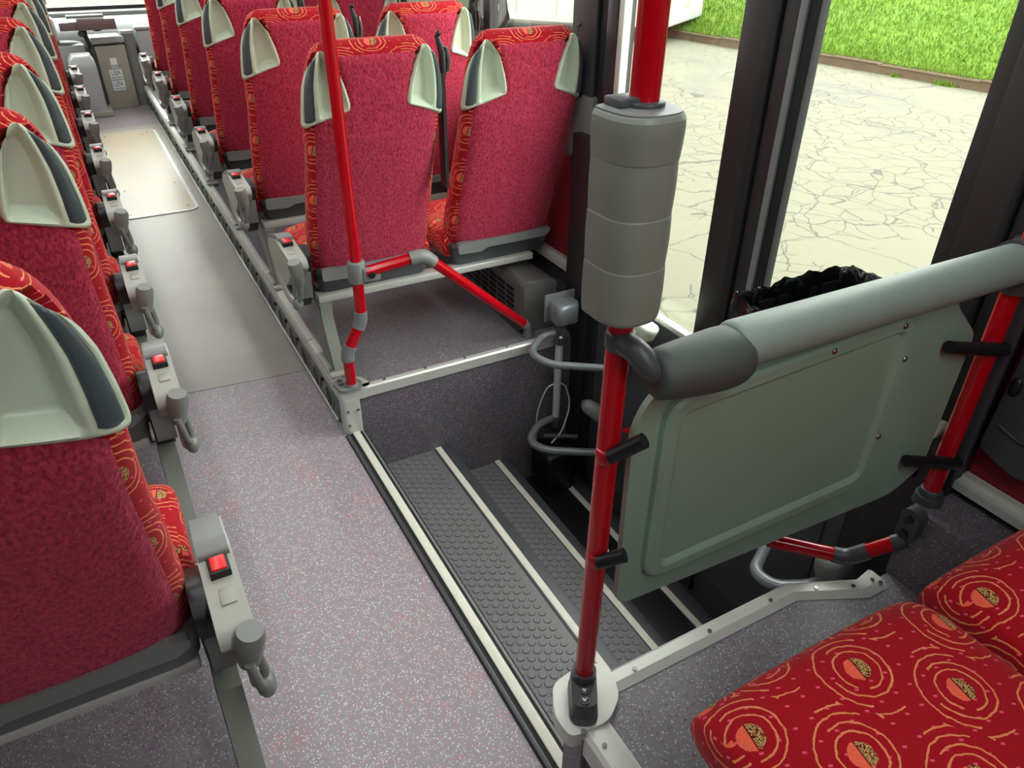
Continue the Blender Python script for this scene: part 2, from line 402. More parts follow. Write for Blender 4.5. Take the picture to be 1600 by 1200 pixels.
# riser along the aisle, door side: one panel and one top trim per bay, round vents in the panels
def bay(i, y0, y1, side, n):
    sx_ = 1 if side > 0 else -1
    xf = EA-.004 if side > 0 else -.026
    t = struct(bpy.data.objects.new('trim_%d' % n, None)); COL.objects.link(t); t.location = (xf, y0, 0)
    L = y1-y0
    bm = B(); addbox(bm, *(sorted((0, .012*sx_))), .004, L-.004, .003, .14); finish('riser_panel', bm, 'mid_grey_plastic', t, bev=.003)
    bm = B()
    prof = [(-.005, .13), (-.008, .172), (.0, .181), (.026, .184), (.034, .172), (.034, .13)]
    addprism(bm, [(p[0]*sx_, p[1]) for p in prof], 'y', .003, L-.003); finish('edge_profile', bm, 'aluminium', t, bev=.002, ang=25)
    bm = B(); addbox(bm, *(sorted((-.007*sx_, .0*sx_))), 0, L, 0, .012); finish('floor_bead', bm, 'aluminium', t, bev=.003)
    if side < 0: return
    k = max(1, int(round(L/.19)))
    for j in range(k):
        c = Vector((-.003*sx_, L*(j+.5)/k, .066))
        bm = B(); cyl(bm, c, .047, .006, 'x', 24); v = finish('vent', bm, 'mid_grey_plastic', t)
        for a in range(-2, 3):
            w = math.sqrt(.04**2-(a*.015)**2)
            for b in range(-2, 3):
                if abs(b*.015) > w: continue
                me = slotmesh(); o = bpy.data.objects.new('vent_slot', me); COL.objects.link(o); o.parent = v
                o.location = (c.x-.003, c.y+b*.015, c.z+a*.015)
        if j < k-1:
            bm = B(); cyl(bm, (-.004*sx_, L*(j+1)/k, .095), .008, .012, 'x', 10); finish('panel_screw', bm, 'black_plastic', t)
_slot = []
def slotmesh():
    if not _slot:
        bm = B(); addbox(bm, -.0012, .0012, -.0052, .0052, -.004, .004); me = bpy.data.meshes.new('vent_slot'); bm.to_mesh(me); bm.free(); me.materials.append(MAT['black_rubber']); _slot.append(me)
    return _slot[0]
edges = [2.285, 2.62, 3.36, 4.11, 4.86, 5.61, 6.36, 7.11, 8.1]
for i, (a, b) in enumerate(zip(edges, edges[1:])): bay(i, a, b, 1, 7+i)
edges = [-.6, .15, .90, 1.65, 2.4, 3.15, 3.9, 4.65, 5.4, 6.15, 7.0]
for i, (a, b) in enumerate(zip(edges, edges[1:])): bay(i, a, b, -1, 15+i)

# ------------------------------------------------------------------ entrance steps
def step(zt, x0, x1, label, stripe, nosing, base, mat='tread_rubber'):
    y0, y1 = .745, 2.196
    t = empty('entrance_step', (x0, y0, zt), label, 'step', 'entrance steps')
    L = y1-y0; W = x1-x0
    box('tread', (0, W, 0, L, -.02, 0), mat, t, bev=.003)
    box('riser', (W-.014, W-.004, 0, L, -(zt-base), -.02), mat, t)
    box('nosing', (W-nosing, W+.002, 0, L, -.012, .003), 'dark_grey_plastic', t, bev=.003)
    s0 = stripe[0]-x0; s1 = stripe[1]-x0
    box('nosing_stripe', (s0, s1, .0, L, -.002, .0048), 'nosing_stripe', t, bev=.001)
    xe = min(s0-.008, W-nosing)
    if mat == 'tread_rubber':
        bm = B(); p = .0315; row = 0; x = .018
        while x < xe-.012:
            y = .014+(row % 2)*p*.5
            while y < L-.012:
                cyl(bm, (x, y, .0012), .0128, .0034, seg=14, r2_=.0112); y += p
            x += p*.87; row += 1
        tag_ = finish('stud', bm, 'tread_rubber', t); tag_['kind'] = 'stuff'
    return t
t = empty('entrance_nosing', (EA-.012, .2, 0), 'long rubber nosing with cream stripe between aisle floor and stairwell', 'step edge')
L = 1.985
box('nosing', (-.002, .074, 0, L, -.03, .004), 'black_rubber', t, bev=.003)
box('inner_edge', (.002, .014, 0, L, .0, .0075), 'dark_grey_plastic', t, bev=.002)
box('nosing_stripe', (.026, .052, 0, L, .0, .0085), 'nosing_stripe', t, bev=.0015)
box('outer_edge', (.060, .068, 0, L, .0, .0075), 'mid_grey_plastic', t, bev=.002)
box('riser', (.062, .070, .53, L, -.19, -.005), 'tread_rubber', t)
step(-.19, .595, .935, 'upper studded rubber step of the stairwell, just below the aisle', (.875, .899), .068, -.355)
step(-.355, .93, 1.195, 'middle studded rubber step of the stairwell, dark with cream stripe', (1.138, 1.162), .06, -.50)
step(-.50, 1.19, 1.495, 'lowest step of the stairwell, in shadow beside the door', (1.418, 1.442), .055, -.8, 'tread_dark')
struct(box('wall_step_side', (.50, .533, .2, 2.2, -.8, -.06), 'dark_grey_plastic'))

# ------------------------------------------------------------------ bus seats
def hw_(z):
    T = [(.44, .190), (.47, .196), (.50, .201), (.60, .204), (.70, .206), (.80, .206), (.90, .2085), (.96, .2085), (1.0, .206), (1.05, .200), (1.09, .190), (1.11, .183), (1.125, .175), (1.137, .166), (1.147, .154), (1.155, .136)]
    for (a, p), (b, q) in zip(T, T[1:]):
        if z <= b: return (.945+.042*max(0, min(1, (.85-z)/.3)))*(p+(q-p)*max(0, (z-a)/(b-a)))
    return .945*T[-1][1]
def yr_(z):
    T = [(.44, .178), (.60, .128), (.75, .078), (.90, .024), (1.0, 0), (1.1, -.010), (1.2, -.008)]
    for (a, p), (b, q) in zip(T, T[1:]):
        if z <= b: return p+(q-p)*max(0, (z-a)/(b-a))
    return T[-1][1]
def th_(z):
    t0 = .125+(.085-.125)*max(0, min(1, (z-.5)/.6))
    if z > 1.105: t0 *= math.sqrt(max(.02, 1-((z-1.105)/.052)**2))
    return t0
NP = 140
_cache = {}
def outline(z):
    k = round(z, 4)
    if k in _cache: return _cache[k]
    h, t = hw_(z), th_(z); yc = yr_(z)+(.125+(.085-.125)*max(0, min(1, (z-.5)/.6)))/2
    pts = []
    for i in range(NP+1):            # from rear centre round the +x side to the front centre
        a = -PI/2+PI*i/NP; c, s = math.cos(a), math.sin(a); e = 2/3.6
        pts.append(Vector((h*abs(c)**e, yc+t/2*math.copysign(abs(s)**e, s)-(.008 if s < 0 else 0)*(1-(abs(c)**e)**2), z)))
    L = [0]
    for a, b in zip(pts, pts[1:]): L.append(L[-1]+(b-a).length)
    _cache[k] = (pts, L); return pts, L
def S(s, z):
    pts, L = outline(z); sg = -1 if s < 0 else 1; s = min(abs(s), L[-1]-1e-6)
    lo, hi = 0, NP
    while hi-lo > 1:
        m = (lo+hi)//2
        if L[m] <= s: lo = m
        else: hi = m
    t = (s-L[lo])/max(1e-9, L[hi]-L[lo]); p = pts[lo].lerp(pts[hi], t)
    return Vector((p.x*sg, p.y, p.z))
def So(s, z, off):
    p = S(s, z)
    if not off: return p
    e = .004; ds = S(s+e, z)-S(s-e, z); dz = S(s, min(1.154, z+e))-S(s, z-e); n = ds.cross(dz)
    if n.length < 1e-9: return p
    n.normalize()
    c = Vector((0, yr_(z)+.05, z))
    if n.dot(p-c) < 0: n = -n
    return p+n*off
# pocket outline in (s, z)
def p_in(v): return .079+(.117-.079)*v**1.6
def p_out(v): z = 0; zz = .942+(1.128-.942)*v; return min(hw_(zz)+.022*(1-v**3)+.004, .236)
def p_z(u_, v):
    zin, zout = .985, .935; zb = zin+(zout-zin)*u_
    zt = 1.137-.11*(u_-.5)**2
    return zb+(zt-zb)*v
def p_s(u_, v):
    a, b = p_in(v), p_out(v)
    if v > .86:
        k = ((v-.86)/.14)**2; m = (a+b)/2; a += (m-a)*k*.36; b += (m-b)*k*.36
    if v < .12:
        k = ((.12-v)/.12)**2; b -= .010*k; a += .006*k
    return a+(b-a)*u_
def in_pocket(s, z, mg):
    if z < .93 or z > 1.14: return False
    v = (z-.96)/(1.134-.96)
    v = max(0, min(1, v)); a, b = p_s(0, v)+mg, p_s(1, v)-mg
    if not a < s < b: return False
    u_ = (s-a)/max(1e-6, b-a); zb = .985+(.935-.985)*u_
    return zb+mg < z < 1.129-mg

def backrest_bm():
    bm = B(); n = 56; zs = [.442+.012*i for i in range(55)]+[1.102, 1.109, 1.116, 1.123, 1.130, 1.136, 1.142, 1.147, 1.151, 1.154, 1.1555]
    rings = []
    for z in zs:
        tot = outline(z)[1][-1]; rg = []
        for k in range(-n, n):
            s = tot*k/n; off = 0
            if in_pocket(abs(s), z, .005): off = -.05
            rg.append(So(s, z, off))
        rings.append(rg)
    vs = loft(bm, rings)
    L = bm.loops.layers.uv.verify()
    bm.verts.index_update(); w = 2*n
    for fc in bm.faces:
        ks = [l.vert.index % w for l in fc.loops]; wrap = max(ks)-min(ks) > n
        for l in fc.loops:
            i = l.vert.index; zi, k = i//w, i % w; z = zs[min(zi, len(zs)-1)]
            kk = (k-n)
            if wrap and kk < 0: kk += 2*n
            s = outline(z)[1][-1]*kk/n
            l[L].uv = (s+.008, z*1.05+.075+(max(0, z-1.1)*.9))
    return bm
def panel_bm():
    bm = B(); rows = []
    zs = [.488+.0125*i for i in range(37)]+[.944, .958, .972, .984, .99]+[1.0+.0125*i for i in range(10)]+[1.121]
    nu = 28
    for z in zs:
        if z < .935: sx_ = hw_(z)-.016
        elif z < .985: sx_ = min(hw_(.935)-.016, p_s(min(1, (.985-z)/.05), 0)+.010)
        else:
            v = (z-.985)/(1.136-.985); sx_ = p_s(0, v)
        row = []
        for k in range(nu+1):
            t = -1+2*k/nu; s = sx_*t; zz = z
            e = min(1, (1-abs(t))*sx_/.006) if z < .94 or z > .99 else 1
            top = min(1, (1.121-z)/.008+.05) if z > 1.1 else 1; bot = min(1, (z-.488)/.01+.1)
            zz = z-(.030*(1-abs(t)**4)+.004)*max(0, min(1, (.62-z)/.13)); row.append(So(s, zz, .0042*min(e+.0, 1)*max(0, top)*bot+.0004))
        rows.append(row)
    loft(bm, rows, close=False, caps=False); return bm
def pocket_off(u_, v):
    eu = min(u_, 1-u_); ev = min(v, 1-v)
    rim = sm(min(eu/.035, ev/.035)); o = -.004+.013*rim
    ru = sm((u_-.07)/.07)*sm((.585-u_)/.05); rv = sm((v-.06)/.08)*sm((.955-v)/.05)
    o -= .034*min(ru, rv)
    gu = sm((u_-.645)/.02)*sm((.875-u_)/.02); gv = sm((v-.055)/.03)*sm((.93-v)/.03)
    return o-.006*min(gu, gv)
def pocket_bm(sg):
    bm = B(); nu, nv = 40, 34; rows = []
    for j in range(nv+1):
        v = j/nv
        rows.append([So(sg*p_s(i/nu, v), p_z(i/nu, v), pocket_off(i/nu, v)) for i in range(nu+1)])
    loft(bm, rows, close=False, caps=False); return bm
def grip_bm(sg):
    bm = B(); nu, nv = 8, 26; rows = []
    for j in range(nv+1):
        v = .065+.855*j/nv
        rows.append([So(sg*p_s(0.655+.212*i/nu, v), p_z(.655+.212*i/nu, v), (.0075 if 0 < i < nu and 0 < j < nv else .003)+.005*math.sin(PI*i/nu)) for i in range(nu+1)])
    loft(bm, rows, close=False, caps=False); return bm
_sm = {}
KS = 1.10     # size of the seats against their first sketch
def shared(key, build):
    if key not in _sm: _sm[key] = build()
    return _sm[key]
def inst(name, key, build, parent, loc=(0, 0, 0)):
    if key not in _sm:
        o = build(name, parent); _sm[key] = o.data
        o.data.transform(Matrix.Translation((0, 0, -.145)) @ Matrix.Scale(KS, 4))
    else:
        o = bpy.data.objects.new(name, _sm[key]); COL.objects.link(o); o.parent = parent
    o.location = loc; return o
def cushion_bm():
    bm = B(); rings = []; n = 36
    ys = [.20, .202, .207, .215, .23, .25, .3, .4, .47, .51, .54, .558, .568, .572]
    for y in ys:
        t = (y-.20)/(.572-.20); e = min(1, (y-.085)/.03+.3)
        fr = 1
        if y > .50: fr = math.sqrt(max(.03, 1-((y-.50)/.0725)**2))
        if y < .23: fr = math.sqrt(max(.1, 1-((.23-y)/.035)**2))
        hw = .215*(.93+.07*fr); hz = .058*(.25+.75*fr); zc = .452-.012*(1-fr)-.004*t
        rg = []
        for k in range(n):
            a = 2*PI*k/n; c, s = math.cos(a), math.sin(a); e_ = 2/4.2
            rg.append((hw*math.copysign(abs(c)**e_, c), y, zc+hz*math.copysign(abs(s)**e_, s)+(.006*(1-(abs(c)**e_)**2) if s > 0 else 0)))
        rings.append(rg)
    loft(bm, rings); bmesh.ops.recalc_face_normals(bm, faces=bm.faces); bm.normal_update()
    return bm

def make_seat(x, y, z, side, label, group, aisle, detail=True):
    """side: +1 the aisle is on the seat's +x side (left block), -1 on its -x side"""
    t = empty('bus_seat', (x, y, z), label, 'seat', group)
    inst('backrest', 'back', lambda n, p: finish(n, backrest_bm(), 'patterned_velour', p, ang=80), t)
    inst('plush_back_panel', 'panel', lambda n, p: finish(n, panel_bm(), 'plush', p, ang=80), t)
    for sg in (-1, 1):
        pk = inst('corner_pocket', 'pocket%d' % sg, lambda n, p: finish(n, pocket_bm(sg), 'light_grey_plastic', p, ang=70), t)
        g = inst('grip', 'grip%d' % sg, lambda n, p: finish(n, grip_bm(sg), 'handle_plastic', p, ang=60), pk)
    inst('cushion', 'cushion', lambda n, p: finish(n, cushion_bm(), 'patterned_velour', p, uv=True, ang=80), t)
    def shell(n, p):
        bm = B(); rings = []
        for zz, h, y0 in ((.384, .184, .185), (.395, .191, .178), (.432, .193, .168), (.442, .197, .158), (.460, .198, .152), (.470, .192, .160)):
            rings.append([(q[0], q[1], zz) for q in rrect(-h, h, y0, .27, .03, 5)])
        loft(bm, rings); return finish(n, bm, 'mid_grey_plastic' if side > 0 else 'dark_grey_plastic', p, ang=35)
    def shell2(n, p):
        bm = B()
        addprism(bm, roundpoly([(-.182, .478), (-.182, .440), (-.095, .436), (-.07, .448), (.16, .448), (.182, .462), (.182, .478)], .008), 'y', .147, .167)
        return finish(n, bm, 'mid_grey_plastic', p, bev=.004)
    inst('base_shell', 'shell%d' % side, shell, t); inst('shell_ridge', 'ridge', shell2, t)
    if aisle:
        s = side
        def F(x0): return (x0+(.016 if side > 0 else .038))*s
        # profile (y, z) of the folded armrest and belt unit
        def body(n, p):
            bm = B(); addprism(bm, roundpoly([(.345, .505), (.33, .545), (.20, .583), (.175, .578), (.05, .568), (.035, .545), (.07, .515), (.12, .47), (.17, .44), (.24, .455)], .012, 3), 'x', *sorted((F(.206), F(.258))))
            return finish(n, bm, 'greige_plastic', p, bev=.006)
        inst('belt_unit', 'unit%d' % s, body, t)
        def cap(n, p):
            bm = B(); addprism(bm, roundpoly([(.34, .53), (.33, .556), (.225, .592), (.19, .592), (.19, .57)], .01, 3), 'x', *sorted((F(.208), F(.254))))
            return finish(n, bm, 'mid_grey_plastic', p, bev=.005)
        inst('end_cap', 'cap%d' % s, cap, t)
        def bz(n, p):
            bm = B(); addbox(bm, *sorted((F(.218), F(.249))), .148, .186, .57, .5885); return finish(n, bm, 'black_plastic', p, bev=.002)
        def bt(n, p):
            bm = B(); addbox(bm, *sorted((F(.222), F(.245))), .152, .182, .58, .592); return finish(n, bm, 'red_button', p, bev=.002)
        b0 = inst('buckle_bezel', 'bz%d' % s, bz, t); inst('red_release_button', 'bt%d' % s, bt, b0)
        def lb(n, p):
            bm = B(); addbox(bm, *sorted((F(.223), F(.245))), .095, .13, .57, .5745); return finish(n, bm, 'greige_plastic', p, bev=.001)
        inst('blank_plate', 'lb%d' % s, lb, t)
        def knob(n, p):
            bm = B(); addtube(bm, [(F(.238), .045, .50), (F(.243), .038, .535), (F(.247), .034, .56), (F(.249), .032, .573)], .02, 20, rads=[.016, .021, .022, .0185]); return finish(n, bm, 'unit_grey', p, ang=60)
        inst('recliner_knob', 'kn%d' % s, knob, t)
        def lever(n, p):
            bm = B()
            for q in (-.014, .014): addtube(bm, [(F(.243+q*.5), .034+q*.9, .52), (F(.250+q*.4), .040+q, .46), (F(.250), .052, .43)], .007, 10)
            g = sph(bm, (F(.252), .055, .428), .016, .024, .022)
            return finish(n, bm, 'unit_grey', p, ang=60)
        inst('recliner_lever', 'lv%d' % s, lever, t)
        def arc(n, p):
            bm = B(); addtube(bm, fillet([(F(.243), .315, .49), (F(.245), .27, .43), (F(.246), .17, .40), (F(.246), .07, .42)], .07), .015, 12, rads=None); return finish(n, bm, 'greige_plastic', p, ang=60)
        inst('guard_arm', 'ar%d' % s, arc, t)
        def hinge(n, p):
            bm = B(); addprism(bm, roundpoly([(.14, .42), (.10, .55), (.14, .58), (.19, .56), (.28, .50), (.30, .40), (.2, .34)], .02, 3), 'x', *sorted((F(.182), F(.222))))
            return finish(n, bm, 'black_plastic', p, bev=.004)
        inst('recliner_housing', 'hg%d' % s, hinge, t)
        def side_(n, p):
            bm = B(); addprism(bm, roundpoly([(.13, .40), (.115, .50), (.15, .52), (.18, .41)], .008, 3), 'x', *sorted((F(.186), F(.228))))
            return finish(n, bm, 'mid_grey_plastic', p, bev=.004)
        inst('side_cover', 'sc%d' % s, side_, t)
    def guide(n, p):
        bm = B(); addtube(bm, [(.212, .075, 1.145), (.222, .06, 1.10), (.220, .055, 1.04)], .012, 10, rads=[.006, .012, .010])
        sph(bm, (.212, .06, 1.15), .008, .008, .008, 8, 6); addbox(bm, .205, .215, .03, .07, .72, 1.05)
        return finish(n, bm, 'black_plastic', p)
    def clip(n, p):
        bm = B(); addtube(bm, [(.232, .055, 1.115), (.2365, .05, 1.08), (.232, .05, 1.05)], .006, 8); return finish(n, bm, 'steel', p)
    if side < 0 and detail:
        g = inst('belt_guide', 'guide', guide, t); inst('belt_clip', 'clip', clip, g)
    return t

def make_frame(xa, xb, y, z, side, label, group):
    """mounting frame under a pair: aluminium rail across, cast leg on the aisle side"""
    t = empty('seat_frame', (0, y, z), label, 'seat frame', group)
    x0, x1 = min(xa, xb)-.22, max(xa, xb)+(.15 if side < 0 else .215)
    bm = B(); addbox(bm, x0, x1, *((.178, .230) if side < 0 else (.205, .25)), .252, .279); finish('cross_rail', bm, 'aluminium', t, bev=.003)
    bm = B(); addbox(bm, x0, x1, .44, .48, .245, .275); finish('cross_rail', bm, 'aluminium', t, bev=.003)
    lx = EA+.02 if side < 0 else -.048
    prof = [(.155, .252), (.47, .252), (.45, .225), (.38, .20), (.31, .16), (.25, .10), (.20, .02), (.20, .0), (.055, .0), (.06, .02), (.10, .10), (.135, .16), (.155, .205), (.155, .23)]
    if side > 0: prof = [(a-.10*(1-b/.31), b) for a, b in prof]
    bm = B(); addprism(bm, prof, 'x', lx-.008, lx+.034)
    finish('leg', bm, 'box_grey', t, bev=.005)
    bm = B(); addprism(bm, [(a*.86+.032, b*.86+.03) for a, b in prof[:8]+prof[8:]], 'x', lx-.010, lx-.004); finish('leg_web', bm, 'mid_grey_plastic', t, bev=.002)
    y0, y1 = prof[8][0]-.01, prof[7][0]+.03
    bm = B(); addbox(bm, lx-.03, lx+.035, y0, y1, .017, .03); finish('foot', bm, 'greige_plastic', t, bev=.004)
    bm = B(); cyl(bm, (lx+(.022 if side > 0 else -.02), y0+.03, .034), .008, .01, seg=10); finish('foot_bolt', bm, 'steel', t)
    return t

words = ['first', 'second', 'third', 'fourth', 'fifth', 'sixth', 'seventh', 'eighth']
GR = 'bus seats in pairs on the door side'; GL = 'bus seats in pairs on the left side'
for k in range(6):
    y = 2.244+.825*k
    if k == 0:
        la = 'burgundy plush-backed bus seat on the aisle, directly behind the bent red pole'; lb = 'burgundy plush-backed window seat right in front of the stairwell, above the heater'
        lf = 'aluminium seat frame above the speckled platform, behind the red guard rail'
    else:
        la = 'burgundy bus seat on the aisle, door side, %s row forward from the stairwell' % words[k]
        lb = 'burgundy bus seat by the window, door side, %s row forward from the stairwell' % words[k]
        lf = 'aluminium seat frame with cast leg, door side, %s row from the stairwell' % words[k]
    make_seat(.777, y, .17, -1, la, GR, True); make_seat(1.301, y, .17, -1, lb, GR, False)
    make_frame(.777, 1.285, y, .17, -1, lf, 'seat frames')
for k in range(8):
    y = (.82, 1.57, 2.21, 2.93, 3.66, 4.39, 5.12, 5.86)[k]
    if k == 0: la, lb, lf = 'large burgundy bus seat nearest the camera, on the aisle at the lower left', 'burgundy window seat beside the nearest left aisle seat', 'grey seat frame and leg under the nearest left seat pair'
    else:
        la = 'burgundy bus seat on the aisle, left block, %s row from the camera' % words[k]
        lb = 'burgundy bus seat by the left window, %s row from the camera' % words[k]
        lf = 'seat frame with cast leg, left block, %s row from the camera' % words[k]
    make_seat(-.272, y, .195, 1, la, GL, True)
    make_seat(-.796, y, .195, 1, lb, GL, False)
    make_frame(-.799, -.285, y, .195, 1, lf, 'seat frames')
make_seat(.765, -.195, .29, -1, 'red patterned seat with full cushion in view at the lower right, aisle side', GR, True)
make_seat(1.268, -.195, .29, -1, 'red patterned window seat cushion at the right edge, beside the aisle cushion', GR, False, False)
make_frame(.765, 1.268, -.195, .29, -1, 'seat frame beneath the two near patterned cushions', 'seat frames')

# ------------------------------------------------------------------ poles
def ring_clamp(parent, name, c, rad, h, mat='mid_grey_plastic', axis='z'):
    bm = B(); cyl(bm, c, rad, h, axis, 20); return finish(name, bm, mat, parent, bev=.003)
# bent pole with guard rail in front of the stairwell
t = empty('guard_pole', (.576, 2.215, .18), 'bent red pole with grey elbows and guard rail on platform corner', 'pole')
def rel(*ps, o=(.576, 2.215, .18)): return [tuple(a-b for a, b in zip(p, o)) for p in ps]
R_ = .0185
P = {'a': (.578, 2.207, .182), 'b': (.576, 2.205, .32), 'c': (.637, 2.205, .435), 'd': (.640, 2.20, .62), 'e': (.628, 2.19, 2.08)}
tube('upright_tube', rel(P['d'], (.628, 2.19, 2.08)), R_, 'red_paint', t, 18)
tube('upright_tube', rel((.6385, 2.202, .47), P['d']), R_, 'red_paint', t, 18)
tube('kinked_tube', rel((.583, 2.205, .336), (.629, 2.205, .421)), R_, 'red_paint', t, 18)
tube('lower_tube', rel(P['a'], (.5765, 2.205, .30)), R_, 'red_paint', t, 18)
tube('elbow', rel((.576, 2.205, .298), (.576, 2.205, .322), (.590, 2.205, .350)), R_+.004, 'grey_tube', t, 18, fil=.03)
tube('elbow', rel((.624, 2.205, .412), (.637, 2.205, .437), (.6385, 2.202, .474)), R_+.004, 'grey_tube', t, 18, fil=.03)
# clamp block
bm = B(); addtube(bm, rel((.6395, 2.200, .580), (.640, 2.1995, .655)), R_+.010, 20)
for g in [addbox(bm, .075, .135, -.045, .006, .405, .455)]: pass
clampo = finish('clamp', bm, 'mid_grey_plastic', t, bev=.005, ang=50)
bm = B(); cyl(bm, (.103, -.048, .430), .011, .01, 'y', 16); finish('clamp_screw', bm, 'black_plastic', clampo)
A_ = (.665, 2.185, .617); Bp = (.860, 2.165, .645); Cp = (1.325, 2.262, .215)
tube('guard_tube', rel(A_, (.825, 2.170, .640)), R_, 'red_paint', t, 18)
Bv, Cv = Vector(Bp), Vector(Cp); dv = (Cv-Bv).normalized()
tube('elbow', rel((.815, 2.171, .6385), Bp, tuple(Bv+dv*.05)), R_+.005, 'mid_grey_plastic', t, 18, fil=.04)
tube('guard_tube', rel(tuple(Bv+dv*.045), tuple(Cv-dv*.03)), R_, 'red_paint', t, 18)
tube('elbow', rel(tuple(Cv-dv*.035), Cp, (1.328, 2.264, .172)), R_+.002, 'grey_tube', t, 18, fil=.03)
bm = B(); addprism(bm, roundpoly([(-.045, -.035), (.03, -.035), (.045, -.0), (.025, .045), (-.035, .058), (-.055, .035)], .018), 'z', .002, .014); fo = finish('foot_flange', bm, 'mid_grey_plastic', t, bev=.004)
for q in ((-.028, .035), (-.03, .012)):
    bm = B(); cyl(bm, (q[0], q[1], .016), .009, .008, seg=12); finish('bolt', bm, 'steel', fo)
bm = B(); cyl(bm, (.002, -.008, .018), .025, .012, seg=20, r2_=.021); finish('foot_collar', bm, 'mid_grey_plastic', t)

# main near pole
px_, py_ = .574, .733
t = empty('stair_pole', (px_, py_, .306), 'tall straight red pole on white corner plate beside the steps', 'pole')
tube('pole_tube', [(0, 0, .035), (.012, 0, 1.76)], .0182, 'red_paint', t, 24)
bm = B()
g = roundpoly([(-.026, -.072), (.026, -.072), (.027, .026), (-.027, .026)], [.024, .024, .02, .02], 6)
rs_ = Matrix.Rotation(math.radians(-31), 3, 'Z')
loft(bm, [[tuple(rs_ @ Vector((p[0]*s, p[1]*s, z))) for p in g] for z, s in ((0, 1.06), (.012, 1.06), (.016, 1.0), (.03, .98), (.05, .93))])
fo = finish('socket', bm, 'dark_grey_plastic', t, ang=35)
for q, zz in ((-.035, .056), (-.056, .045)):
    bm = B(); qv = rs_ @ Vector((0, q, 0)); cyl(bm, (qv.x, qv.y, .050), .0085, .012, seg=16); sph(bm, (qv.x, qv.y, .056), .0075, .0075, .004, 10, 6); finish('bolt', bm, 'steel', fo)
bm = B(); addtube(bm, [(.0, 0, .02), (.0, 0, .07)], .0235, 20); finish('socket_collar', bm, 'dark_grey_plastic', t)
bm = B(); cyl(bm, (-.045, -.074, .001), .006, .004, seg=10); finish('plate_screw', bm, 'steel', t)

# ribbed grey housing on the pole
t = empty('pole_housing', (.5685, .722, 1.155), 'ribbed light grey D-shaped housing clamped round the tall red pole', 'housing')
def dsec(w, d, z, k=0, yo=0):
    pts = []; n = 26
    for i in range(n+1):
        a = PI+PI*i/n; pts.append((w*math.copysign(abs(math.cos(a))**.72, math.cos(a)), yo+d*math.copysign(abs(math.sin(a))**.86, math.sin(a)), z))
    pts += [(w, .028, z), (w*.8, .034, z), (0, .036, z), (-w*.8, .034, z), (-w, .028, z)]
    return pts
bm = B(); rings = []
H0 = .268
segs = 7; prof = []
prof.append((0, .80)); prof.append((.003, .92)); prof.append((.008, .965))
for s_ in range(segs):
    a = .010+(H0-.03)*s_/segs; b = .010+(H0-.03)*(s_+1)/segs
    lo, hi = (.970, .998) if s_ % 2 == 0 else (1.0, .985)
    if s_ == segs-1: lo, hi = 1.0, 1.045
    prof.append((a+.001, lo)); 
    prof.append(((a+b)/2, (lo+hi)/2+.004)); prof.append((b-.001, hi))
prof += [(H0-.016, 1.05), (H0-.006, 1.03), (H0-.001, .98), (H0, .93)]
for z, k in prof: rings.append(dsec(.0475*k, .050*k, z))
loft(bm, rings); hs = finish('ribbed_cover', bm, 'box_grey', t, ang=14)
bm = B(); addprism(bm, [(q[0]*.99, q[1]) for q in [(p[0], p[1]) for p in dsec(.0455, .046, 0)]], 'z', H0-.002, H0+.002); finish('top_plate', bm, 'mid_grey_plastic', t)
bm = B(); addbox(bm, -.03, .012, .0, .033, H0, H0+.012); finish('flap', bm, 'dark_grey_plastic', t, bev=.002)
bm = B(); cyl(bm, (.010, .008, H0+.003), .026, .008, seg=24); finish('pole_grommet', bm, 'dark_grey_plastic', t, bev=.002)
bm = B(); cyl(bm, (.052, .012, .155), .014, .012, 'x', 20); finish('stop_button', bm, 'black_plastic', t, bev=.003)

# right pole
t = empty('wall_pole', (1.452, .667, .50), 'short-looking red pole at the right edge, standing on the wall ledge', 'pole')
tube('pole_tube', [(0, 0, .02), (-.012, .0, 1.57)], .0185, 'red_paint', t, 20)
bm = B(); cyl(bm, (0, 0, .0), .032, .03, seg=24, r2_=.030); cyl(bm, (0, 0, .022), .027, .018, seg=24, r2_=.022); finish('foot_cup', bm, 'dark_grey_plastic', t, bev=.003)

# thick padded handrail between the two poles
t = empty('padded_handrail', (.60, .70, 1.03), 'thick grey padded handrail above the green-grey screen', 'handrail')
o3 = (.60, .70, 1.03)
def rl(*ps): return [tuple(a-b for a, b in zip(p, o3)) for p in ps]
hl = Vector((.645, .676, 1.083)); hr_ = Vector((1.425, .662, 1.082)); dh = (hr_-hl).normalized()
bm = B(); pth = [hl+dh*t_ for t_ in (.092, .094, .10)]+[hl.lerp(hr_, k/10) for k in range(2, 11)]
addtube(bm, [tuple(p-Vector(o3)) for p in pth], .038, 28, rads=[.032, .036, .038]+[.038]*9); finish('padded_tube', bm, 'vinyl_rail', t, ang=60)
bm = B()
ts = [-.046, -.045, -.040, -.025, 0, .04, .07, .085, .098, .107, .113, .115]; rd = [.020, .030, .036, .039, .042, .0455, .047, .0465, .044, .040, .034, .028]
addtube(bm, [tuple(hl+dh*t_+Vector((0, -.004*sm((t_+.05)/.1), -.013))-Vector(o3)) for t_ in ts], .03, 28, rads=rd); finish('end_cap', bm, 'vinyl_cap', t, ang=60)
tube('elbow_bracket', rl((.578, .722, 1.108), (.582, .692, 1.106), (.596, .676, 1.080), (.625, .676, 1.070)), .0185, 'dark_grey_plastic', t, 18, fil=.03)
bm = B(); cyl(bm, tuple(Vector((.5795, .730, 1.108))-Vector(o3)), .0225, .030, 'z', 22); finish('pole_collar', bm, 'dark_grey_plastic', t, bev=.006)
tube('end_collar', rl(tuple(hr_-dh*.022), tuple(hr_+dh*.02)), .044, 'dark_grey_plastic', t, 26)
